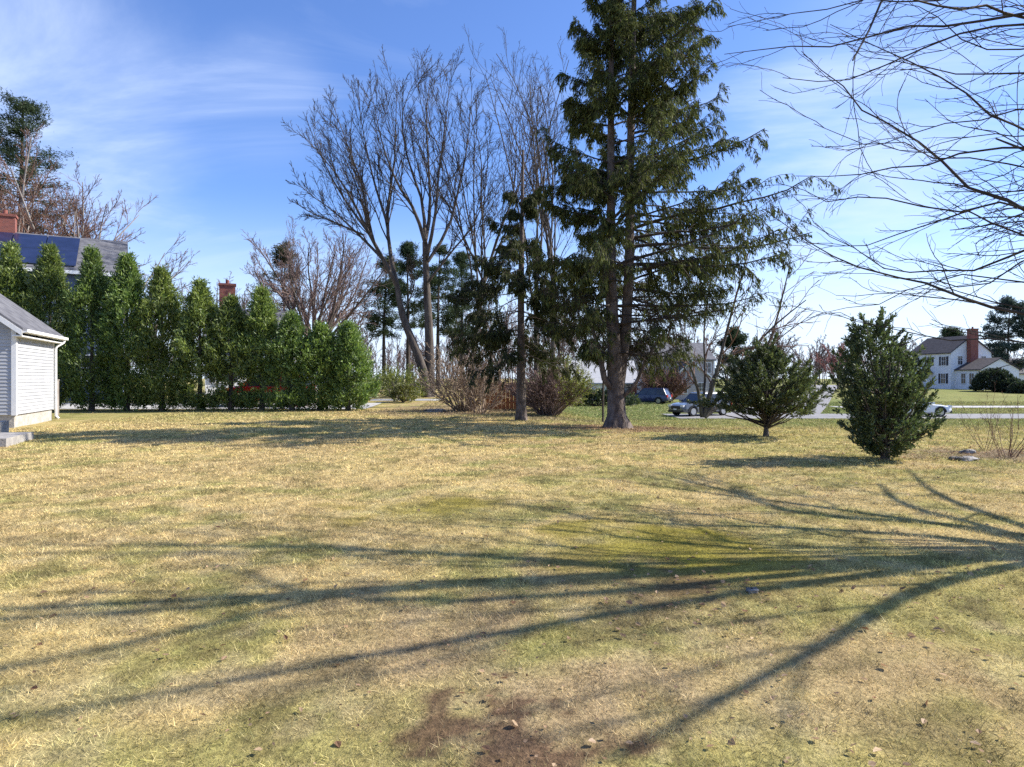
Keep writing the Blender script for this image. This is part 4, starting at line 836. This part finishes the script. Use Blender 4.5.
def wall_axes(face, c, z):
    """returns mk for a wall facing '-y', '+x', '-x' at local coordinate; c=(along, plane)"""
    a, pl = c
    def mk(m, u0, u1, v0, v1, d0, d1):
        if face == '-y': m.box(a + u0, a + u1, pl - d1, pl - d0, z + v0, z + v1)
        elif face == '+x': m.box(pl + d0, pl + d1, a + u0, a + u1, z + v0, z + v1)
        elif face == '-x': m.box(pl - d1, pl - d0, a + u0, a + u1, z + v0, z + v1)
    return mk
def gable_shell(root, x0, x1, y0, y1, h, rh, wall, roof, ridge='x', over=.35, name='wall'):
    w = MB()
    if ridge == 'x':
        ym = (y0 + y1) / 2; w.prism([(y0, -.6), (y1, -.6), (y1, h), (ym, h + rh), (y0, h)], 'x', x0, x1)
    else:
        xm = (x0 + x1) / 2; w.prism([(x0, -.6), (x1, -.6), (x1, h), (xm, h + rh), (x0, h)], 'y', y0, y1)
    wo_ = w.build(name, wall, root)
    r = MB(); th = .16
    half = ((y1 - y0) if ridge == 'x' else (x1 - x0)) / 2; sl = rh / half; mid = ((y0 + y1) if ridge == 'x' else (x0 + x1)) / 2
    e0 = half + over; pts = [(mid - e0, h - sl * over + .02), (mid, h + rh + .02), (mid + e0, h - sl * over + .02), (mid + e0, h - sl * over + th), (mid, h + rh + th * 1.15), (mid - e0, h - sl * over + th)]
    if ridge == 'x': r.prism(pts, 'x', x0 - over * .7, x1 + over * .7)
    else: r.prism(pts, 'y', y0 - over * .7, y1 + over * .7)
    ro = r.build('roof', roof, root)
    return wo_, ro
def chimney(parent, x, y, z0, z1, w=.9, d=.7):
    m = MB(); m.box(x - w/2, x + w/2, y - d/2, y + d/2, z0, z1); m.box(x - w/2 - .06, x + w/2 + .06, y - d/2 - .06, y + d/2 + .06, z1, z1 + .15); m.cyl((x, y, z1 + .15), .13, .3); return m.build('chimney', M_brick, parent)

# white garage at the left edge; local x runs out of the lit wall, y along it
def garage():
    c1 = W(15, 428, 21.8); c2 = W(53, 420, 25.9); c1[2] = c2[2] = 0
    a = math.atan2(-(c2[0] - c1[0]), c2[1] - c1[1]); z = gz(-15.9, 21.8)
    r = tag(empty('garage', (c1[0], c1[1], z), a), 'white clapboard garage with grey gable roof at the left edge', 'garage')
    Lw = math.hypot(c2[0] - c1[0], c2[1] - c1[1]); Wd = 6.4; h = 3.32; sl = .76
    m = MB(); m.box(-Wd, -.03, .03, Lw, -.3, .42); m.build('foundation', M_concrete, r)
    m = MB(); m.prism([(-Wd, .42), (0, .42), (0, h), (-Wd / 2, h + sl * Wd / 2), (-Wd, h)], 'y', 0, Lw)
    n = int((h - .42) / .115)
    for i in range(n):
        z0 = .42 + i * .115; m.add([(.012, .02, z0 + .115), (.032, .02, z0), (.032, Lw - .02, z0), (.012, Lw - .02, z0 + .115), (0.0, .02, z0), (0.0, Lw - .02, z0)], [(0, 1, 2, 3), (1, 4, 5, 2)])
    for i in range(n):
        z0 = .42 + i * .115; m.add([(-.02, -.012, z0 + .115), (-.02, -.032, z0), (-Wd + .02, -.032, z0), (-Wd + .02, -.012, z0 + .115), (-.02, 0, z0), (-Wd + .02, 0, z0)], [(0, 3, 2, 1), (1, 2, 5, 4)])
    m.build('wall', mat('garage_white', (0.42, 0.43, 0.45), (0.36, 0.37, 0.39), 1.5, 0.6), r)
    MB().box(-.09, .045, -.045, .09, .40, h - .02).build('corner_board', M_white, r); MB().box(-.05, .045, Lw - .09, Lw + .03, .40, h - .02).build('corner_board', M_white, r)
    m = MB(); o = .30; g = .34
    pts = [(o, h - sl * o), (-Wd / 2, h + sl * Wd / 2), (-Wd - o, h - sl * o), (-Wd - o, h - sl * o + .1), (-Wd / 2, h + sl * Wd / 2 + .12), (o, h - sl * o + .1)]
    m.prism(pts, 'y', -g, Lw + g); rf = m.build('roof', M_shingle, r)
    m = MB(); q = [(o - .01, h - sl * o - .16), (-Wd / 2, h + sl * Wd / 2 - .16), (-Wd / 2, h + sl * Wd / 2 + .02), (o - .01, h - sl * o + .02)]
    m.prism(q, 'y', -g - .035, -g - .003); m.build('rake_board', M_white, r); MB().prism(q, 'y', Lw + g + .003, Lw + g + .035).build('rake_board', M_white, r)
    m = MB(); m.box(.0, o - .012, -g, Lw + g, h - sl * o - .17, h - sl * o - .13); m.build('soffit', M_white, r)
    m = MB(); m.prism([(o, h - sl * o - .06), (o + .13, h - sl * o - .03), (o + .13, h - sl * o + .06), (o + .11, h - sl * o + .06), (o + .1, h - sl * o), (o, h - sl * o)], 'y', -g, Lw + g); gt = m.build('gutter', M_white, r)
    P = np.array([[(o + .05, Lw + .12, h - sl * o - .05), (o + .03, Lw + .10, h - .36), (.14, Lw - .02, h - .52), (.10, Lw - .04, h - .60), (.10, Lw - .04, 1.4), (.10, Lw - .04, .16), (.2, Lw - .04, .06)]]); R = np.full((1, 7), .045)
    V, Fq = tubes([(P, R)], 8); mesh_np('downspout', V, Fq, M_white, r, None, True)
    s = tag(MB().box(-3.2, 0, -2.1, 0, -.1, .2).build('step', M_slate), 'lower grey stone step in front of the white garage', 'step')
    s.location = (-12.45, 17.7, z); s.rotation_euler = (0, 0, a)
    s = tag(MB().box(-3.0, 0, -1.0, .2, -.1, .42).build('step', M_slate), 'upper grey stone step nearer the white garage wall', 'step')
    s.location = (-13.9, 18.7, z); s.rotation_euler = (0, 0, a)
    p = MB().box(-.05, .05, -.05, .05, 0, 1.5).box(-.065, .065, -.065, .065, 1.5, 1.54).build('fence_post', M_bark_pale); p.location = (W(57, 420, 27)[0], 27, gz(-18, 27)); tag(p, 'thin weathered wooden post beside the garage corner', 'post')
garage()

def solar_house():
    Y = 42.0; x1 = W(122, 0, Y)[0]; r = tag(empty('house', (x1, Y, gz(x1, Y)), math.radians(29)), 'blue house with dark solar panels on its roof, behind the hedge at left', 'house')
    h = 7.9; rh = 2.4; D = 8.0
    w, ro = gable_shell(r, -15, 0, 0, D, h, rh, M_siding_blue, M_shingle, 'x', .4)
    m = MB(); m.box(-15.3, .3, -.52, -.40, h - .38, h - .18); m.build('gutter', M_white, r)
    sl = rh / (D / 2)
    for i in range(7):
        for j in range(2):
            xa = -14.6 + i * 1.75; ya = -.2 + j * 1.95; m = MB(); z0 = lambda y: h + sl * y + .24
            V = [(xa, ya, z0(ya)), (xa + 1.7, ya, z0(ya)), (xa + 1.7, ya + 1.9, z0(ya + 1.9)), (xa, ya + 1.9, z0(ya + 1.9))]
            V += [(x, y, z + .04) for x, y, z in V]; m.add(V, [(3, 2, 1, 0), (4, 5, 6, 7), (0, 1, 5, 4), (1, 2, 6, 5), (2, 3, 7, 6), (3, 0, 4, 7)]); m.build('solar_panel', M_solar, ro)
    chimney(ro, -6.4, D / 2 + .2, h + 1.2, h + rh + 1.1, 1.1, .8)
    for x in (-1.3, -4.6, -8, -11.4): window(r, wall_axes('-y', (x, 0), 4.9), 1.0, 1.5, shutters=False)
    for x in (-1.6, -5, -9): window(r, wall_axes('-y', (x, 0), 1.2), 1.0, 1.5)
solar_house()
def cape_house():
    Y = 49.0; xa = W(205, 0, Y)[0]; xb = W(352, 0, Y)[0]; r = tag(empty('house', (xa, Y, gz(xa, Y)), math.radians(22)), 'low white house with grey roof and brick chimney, hidden behind the hedge', 'house')
    Lx = xb - xa; w, ro = gable_shell(r, 0, Lx - 4.2, 0, 7, 3.6, 2.9, M_clap, M_shingle, 'x', .3)
    chimney(ro, 1.45, 3.3, 4.4, 8.4, 1.15, .8)
    gable_shell(r, Lx - 4.0, Lx, .5, 6, 2.6, 1.6, M_clap, M_shingle, 'x', .25, 'wing_wall')
    for x in (1.2, 4.0, 6.2): window(r, wall_axes('-y', (x, 0), 1.0), .9, 1.4, shutters=True)
    window(r, wall_axes('-y', (Lx - 2, .5), 1.0), 1.0, 1.2)
cape_house()
def pale_house():
    Y = 80.0; xa = W(556, 0, Y)[0]; r = tag(empty('house', (xa, Y, gz(xa, Y))), 'low house with pale roof and brick front behind the small dark hedge', 'house')
    w, ro = gable_shell(r, 0, 9.5, 0, 8, 2.2, 2.4, M_brick, M_roof_pale, 'x', .5)
    m = MB(); m.box(3.3, 6.6, -.04, .05, .1, 2.0); m.build('garage_door', M_white, r)
    window(r, wall_axes('-y', (1.6, 0), .8), 1.4, 1.1); window(r, wall_axes('-y', (8.2, 0), .8), 1.0, 1.1)
pale_house()
def grey_house():
    Y = 86.0; xa = W(655, 0, Y)[0]; r = tag(empty('house', (xa, Y, gz(xa, Y)), math.radians(8)), 'two-storey grey sided house with white trim behind the silver car', 'house')
    gable_shell(r, 0, 9.0, 2.5, 10.5, 5.2, 2.2, M_siding_grey, M_shingle, 'x', .35)
    gable_shell(r, 2.6, 7.2, 0, 2.52, 3.0, 1.9, M_siding_grey, M_shingle, 'y', .3, 'bay_wall')
    m = MB(); m.prism([(2.3, 2.72), (4.9, 4.78), (7.5, 2.72), (7.5, 2.92), (4.9, 5.02), (2.3, 2.92)], 'y', -.26, -.22); m.build('rake_board', M_white, r)
    for x in (1.4, 8.1): window(r, wall_axes('-y', (x, 2.5), 3.4), .9, 1.3)
    window(r, wall_axes('-y', (6.2, 0), .8), .95, 1.3); window(r, wall_axes('-y', (3.8, 0), .8), .95, 1.3); window(r, wall_axes('-y', (8.2, 2.5), .8), .95, 1.3)
    m = MB(); m.box(.4, 1.3, 2.44, 2.52, .05, 2.1); d = m.build('door', M_shutter, r); MB().cyl((1.2, 2.36, 1.05), .035, .07, 'y', 8).build('handle', M_metal, d)
    MB().box(-.06, .1, 2.42, 2.56, 0, 5.1).build('corner_board', M_white, r); MB().box(8.9, 9.06, 2.42, 2.56, 0, 5.1).build('corner_board', M_white, r)
grey_house()
def white_house():
    # long front looks to the left and towards us, gable end to the right
    Y = 105.0; cx = W(951, 0, Y)[0]; rot = math.radians(-80)
    r = tag(empty('house', (cx, Y, gz(cx, Y)), rot), 'white two-storey colonial house with dark roof, dark windows and brick chimney', 'house')
    h = 5.7; rh = 2.5
    gable_shell(r, -8.6, 0, 0, 7.2, h, rh, M_clap, M_shingle_dark, 'x', .3)
    # gable end is at x = 0 facing +x; wing runs on from it
    chimney(r, .45, 3.4, 0, 9.2, .8, 1.3)
    w, ro = gable_shell(r, 0.002, 4.6, .8, 7.4, 3.0, 1.6, M_clap, M_shingle_dark, 'x', .3, 'wing_wall')
    for x in (-7.3, -4.3, -1.4): window(r, wall_axes('-y', (x, 0), 3.7), .85, 1.35, shutters=True)
    for x in (-7.3, -1.5): window(r, wall_axes('-y', (x, 0), .9), .9, 1.5, shutters=True)
    window(r, wall_axes('+x', (1.6, 0), 3.8), .8, 1.3); window(r, wall_axes('+x', (5.8, 0), 3.8), .8, 1.3)
    for x in (1.5, 3.0): window(r, wall_axes('-y', (x, .8), .9), .8, 1.5)
    for y in (2.9, 5.4): window(r, wall_axes('+x', (y, 4.6), .9), .9, 1.4)
    m = MB(); m.box(-4.75, -3.85, -.05, .05, .15, 2.2); d = m.build('door', M_white, r); MB().cyl((-3.95, -.12, 1.1), .035, .07, 'y', 8).build('handle', M_metal, d)
    m = MB(); m.prism([(-5.2, 2.45), (-4.3, 3.15), (-3.4, 2.45)], 'y', -1.1, -.01); m.build('porch_roof', M_shingle_dark, r)
    MB().box(-5.0, -4.86, -1.0, -.86, 0, 2.44).build('porch_column', M_white, r); MB().box(-3.74, -3.6, -1.0, -.86, 0, 2.44).build('porch_column', M_white, r)
    m = MB(); m.box(-5.2, -3.4, -1.2, -.01, -.3, .12); m.build('porch_step', M_concrete, r)
white_house()
def right_garage():
    Y = 112.0; xa = W(995, 0, Y)[0]; r = tag(empty('garage', (xa, Y, gz(xa, Y))), 'low white garage with grey roof right of the white house', 'garage')
    gable_shell(r, 0, 12, 0, 7, 2.6, 2.3, M_clap, M_shingle, 'x', .4)
    m = MB(); m.box(4.0, 6.8, -.05, .04, .05, 2.2); m.build('garage_door', M_white, r)
    window(r, wall_axes('-y', (2.2, 0), .9), 1.0, 1.2)
right_garage()
# orange boards behind the shrubs
def board_fence():
    xa = W(481, 0, 33.2)[0]; xb = W(513, 0, 33.8)[0]; r = tag(empty('board_fence', (xa, 34.6, gz(xa, 34.6))), 'short orange cedar board fence behind the bare shrubs', 'fence')
    m = MB(); L = 2.2
    for i in range(11): m.box(i * .2, i * .2 + .19, -.012 - (i % 2) * .006, .012, .02, 1.35 + (i % 3) * .01)
    m.build('boards', M_orange, r)
    for x in (.05, L / 2, L - .05): MB().box(x - .05, x + .05, .014, .11, -.2, 1.42).build('post', M_orange, r)
    m = MB(); m.box(0, L, .112, .15, .3, .38); m.box(0, L, .112, .15, 1.0, 1.08); m.build('rail', M_orange, r)
board_fence()
def white_gate():
    b = G(417, 48); r = tag(empty('picket_gate', b), 'small white picket gate left of the bare maple foot', 'gate')
    m = MB()
    for i in range(7): m.prism([(i * .13, .08), (i * .13 + .09, .08), (i * .13 + .09, 1.05), (i * .13 + .045, 1.15), (i * .13, 1.05)], 'y', 0, .02)
    m.build('pickets', M_white, r); m = MB(); m.box(0, .88, .022, .05, .3, .38); m.box(0, .88, .022, .05, .8, .88); m.build('rail', M_white, r)
    for x in (-.14, .93): MB().box(x - .06, x + .06, -.05, .07, 0, 1.3).build('post', M_white, r)
white_gate()
def rock(label, base, sx, sy, sz, seed, rz=0):
    rng = np.random.default_rng(seed); V = []; nu, nv = 14, 7
    for j in range(nv + 1):
        ph = math.pi * j / nv
        for i in range(nu):
            a = 2 * math.pi * i / nu; k = 1 + .5 * (vnoise(a * 1.9 + seed, ph * 2.0, seed) - .5) * 2
            V.append((math.copysign(abs(math.cos(a)) ** .7, math.cos(a)) * math.sin(ph) ** .6 * sx * k, math.copysign(abs(math.sin(a)) ** .7, math.sin(a)) * math.sin(ph) ** .6 * sy * k, math.cos(ph) * sz * k))
    Fq = [[j * nu + i, j * nu + (i + 1) % nu, (j + 1) * nu + (i + 1) % nu, (j + 1) * nu + i] for j in range(nv) for i in range(nu)]
    o = mesh_np('stone', V, [np.array(Fq)], M_stone, None, None, True); o.location = (base[0], base[1], base[2] + sz * .45); o.rotation_euler = (0, 0, rz); tag(o, label, 'stone')
rock('pale flat stone lying right of the upright dark evergreen bush', G(963, 13.2), .25, .16, .05, 1, .2)
rock('small pale stone behind the flat stone at right', G(968, 14.4), .12, .1, .06, 2)
rock('flat grey stone in the grass before the wide tan shrub', G(436, 32.0), .55, .3, .09, 3)
rock('tiny grey stone in the bare patch of the middle lawn', G(752, 5.03), .045, .035, .022, 4)

# ------------------------------------------------------------------ cars
def car(name, label, loc, heading, paint, L=4.6, Wd=1.84, H=1.66, suv=True, cat='car'):
    """local +x is the front"""
    r = tag(empty(name, loc, heading), label, cat)
    hw = Wd / 2; zb = .98 if suv else .88; z0 = .24
    st = np.array([-.5, -.485, -.40, -.2, .1, .24, .36, .45, .49, .5]) * L
    top = np.array([.78, zb - .03, zb, zb, zb, zb - .02, zb - .08, zb - .15, zb - .24, .62]); wid = np.array([.84, .93, .99, 1, 1, 1, .99, .94, .84, .78]) * hw; bot = np.array([.42, .34, z0, z0, z0, z0, z0, .28, .34, .4])
    V, n = [], 10
    for x, t_, w, bt in zip(st, top, wid, bot):
        m1 = bt + (t_ - bt) * .45
        V += [(x, -w * .9, bt), (x, -w, bt + .1), (x, -w, m1), (x, -w * .96, t_ - .05), (x, -w * .86, t_), (x, w * .86, t_), (x, w * .96, t_ - .05), (x, w, m1), (x, w, bt + .1), (x, w * .9, bt)]
    S = len(st); Fq = [[i * n + j, (i + 1) * n + j, (i + 1) * n + (j + 1) % n, i * n + (j + 1) % n] for i in range(S - 1) for j in range(n)]
    m = MB(); m.add(V, Fq + [list(range(n)), list(range((S - 1) * n, S * n))[::-1]])
    body = m.build('body', paint, r, False)
    # greenhouse: glass block, roof panel and pillars
    xr = -.47 * L if suv else -.36 * L; xrt = -.40 * L if suv else -.2 * L; xft = .06 * L; xf = .21 * L; rw = hw * .74; bw = hw * .9
    def gh(dw, dz, ex): return [(xr - ex, zb - .02, bw + dw), (xrt - ex, H - .07 + dz, rw + dw), (xft + ex, H - .07 + dz, rw + dw), (xf + ex, zb - .04, bw + dw)]
    g = gh(0, 0, 0); V = [(x, s * w, z) for s in (-1, 1) for x, z, w in g]
    m = MB(); m.add(V, [(0, 1, 2, 3), (7, 6, 5, 4), (0, 4, 5, 1), (1, 5, 6, 2), (2, 6, 7, 3), (3, 7, 4, 0)]); m.build('window_glass', M_glass, r)
    m = MB(); rl = [(xrt - .08, rw + .04, H - .075), (xrt + .05, rw + .03, H - .01), (xft - .15, rw + .03, H), (xft + .05, rw + .04, H - .07)]
    V = []
    for x, w, z in rl: V += [(x, -w, H - .095), (x, -w * .93, z), (x, w * .93, z), (x, w, H - .095)]
    m.add(V, [[i * 4 + j, (i + 1) * 4 + j, (i + 1) * 4 + (j + 1) % 4, i * 4 + (j + 1) % 4] for i in range(3) for j in range(4)] + [[0, 1, 2, 3], [15, 14, 13, 12]])
    m.build('roof', paint, r)
    def bar(m, p, q, w=.035):
        V_, F_ = tubes([(np.array([[p, q]], float), np.array([[w, w]]))], 6); m.add(V_, F_[0].tolist())
    for s in (-1, 1):
        pl = [((xr, s * bw, zb - .02), (xrt, s * rw, H - .07), .05), ((xf, s * bw, zb - .04), (xft, s * rw, H - .07), .035)]
        for u in (.36, .70): pl.append(((xr + (xf - xr) * u, s * (bw + .005), zb), (xrt + (xft - xrt) * u, s * (rw + .005), H - .07), .035))
        for p, q, w_ in pl: m = MB(); bar(m, p, q, w_); m.build('pillar', paint, r)
    for x in (-.30 * L, .32 * L):
        for s in (-1, 1):
            y = s * (hw - .11); R = .345 if suv else .32
            wm = MB(); wm.cyl((x, y - .11, R), R, .22, 'y', 22); w = wm.build('wheel', M_tyre, r); rm = MB(); rm.cyl((x, y + s * .10 - .015, R), R * .66, .04, 'y', 18)
            rm.build('rim', M_rim, w)
            am = MB(); an = [i * math.pi / 10 for i in range(11)]; pts = [(x + (R + .09) * math.cos(a), R + (R + .09) * math.sin(a)) for a in an] + [(x + (R + .01) * math.cos(a), R + (R + .01) * math.sin(a)) for a in an[::-1]]
            am.prism(pts, 'y', *sorted((s * (hw - .02), s * (hw + .015)))); am.build('wheel_arch', M_black, r)
    for s in (-1, 1):
        m = MB(); m.box(.462 * L, .497 * L, *sorted((s * hw * .52, s * hw * .85)), .66, .80); m.build('headlight', M_lamp, r)
        m = MB(); m.box(-.502 * L, -.47 * L, *sorted((s * hw * .62, s * hw * .92)), .72, .98); m.build('tail_light', M_tail, r)
        m = MB(); m.box(.17 * L, .22 * L, *sorted((s * (bw + .04), s * (bw + .24))), zb - .0, zb + .15); m.build('mirror', paint, r)
    m = MB(); m.box(.475 * L, .505 * L, -hw * .45, hw * .45, .5, .72); m.build('grille', M_black, r)
    m = MB(); m.box(.46 * L, .508 * L, -hw * .8, hw * .8, .28, .42); m.build('front_bumper', M_black, r); m = MB(); m.box(-.512 * L, -.46 * L, -hw * .8, hw * .8, .36, .5); m.build('rear_bumper', M_black, r)
    MB().box(.505 * L, .511 * L, -.16, .16, .44, .54).build('number_plate', M_plate, r); MB().box(-.515 * L, -.508 * L, -.16, .16, .58, .68).build('number_plate', M_plate, r)
    if suv:
        for s in (-1, 1):
            m = MB(); bar(m, (xrt + .1, s * rw * .92, H + .05), (xft - .2, s * rw * .92, H + .055), .018); bar(m, (xrt + .15, s * rw * .92, H - .02), (xrt + .15, s * rw * .92, H + .05), .015); bar(m, (xft - .25, s * rw * .92, H - .02), (xft - .25, s * rw * .92, H + .05), .015); m.build('roof_rail', M_black, r)
    return r
P_silver = mat('paint_silver', (0.13, 0.14, 0.155), rough=0.28, metal=0.35, coat=0.6); P_blue = mat('paint_navy', (0.018, 0.03, 0.09), rough=0.25, coat=0.7); P_white = mat('paint_white', (0.75, 0.75, 0.74), rough=0.3, coat=0.5); P_red = mat('paint_red', (0.55, 0.02, 0.02), rough=0.3, coat=0.5)
def onroad(px, Y): x, y, z = G(px, Y); return (x, y, z + .03)
car('parked_car', 'silver sport utility car in the street behind the small multi-stemmed tree', onroad(700, 49.0), math.radians(208), P_silver)
car('parked_car', 'dark blue sport utility car parked on the green lawn across', G(648, 72), math.radians(150), P_blue, 4.7)
car('parked_car', 'white car mostly hidden behind the upright dark evergreen bush', onroad(912, 48.0), math.radians(-4), P_white, 4.6, 1.8, 1.45, False)
car('parked_car', 'red car glimpsed through the hedge on the driveway', (-11.2 - 2.2, 37.2, gz(-13, 37.2) + .02), math.radians(176), P_red, 4.8, 1.9, 1.8).scale = (1, 1, 1.12)
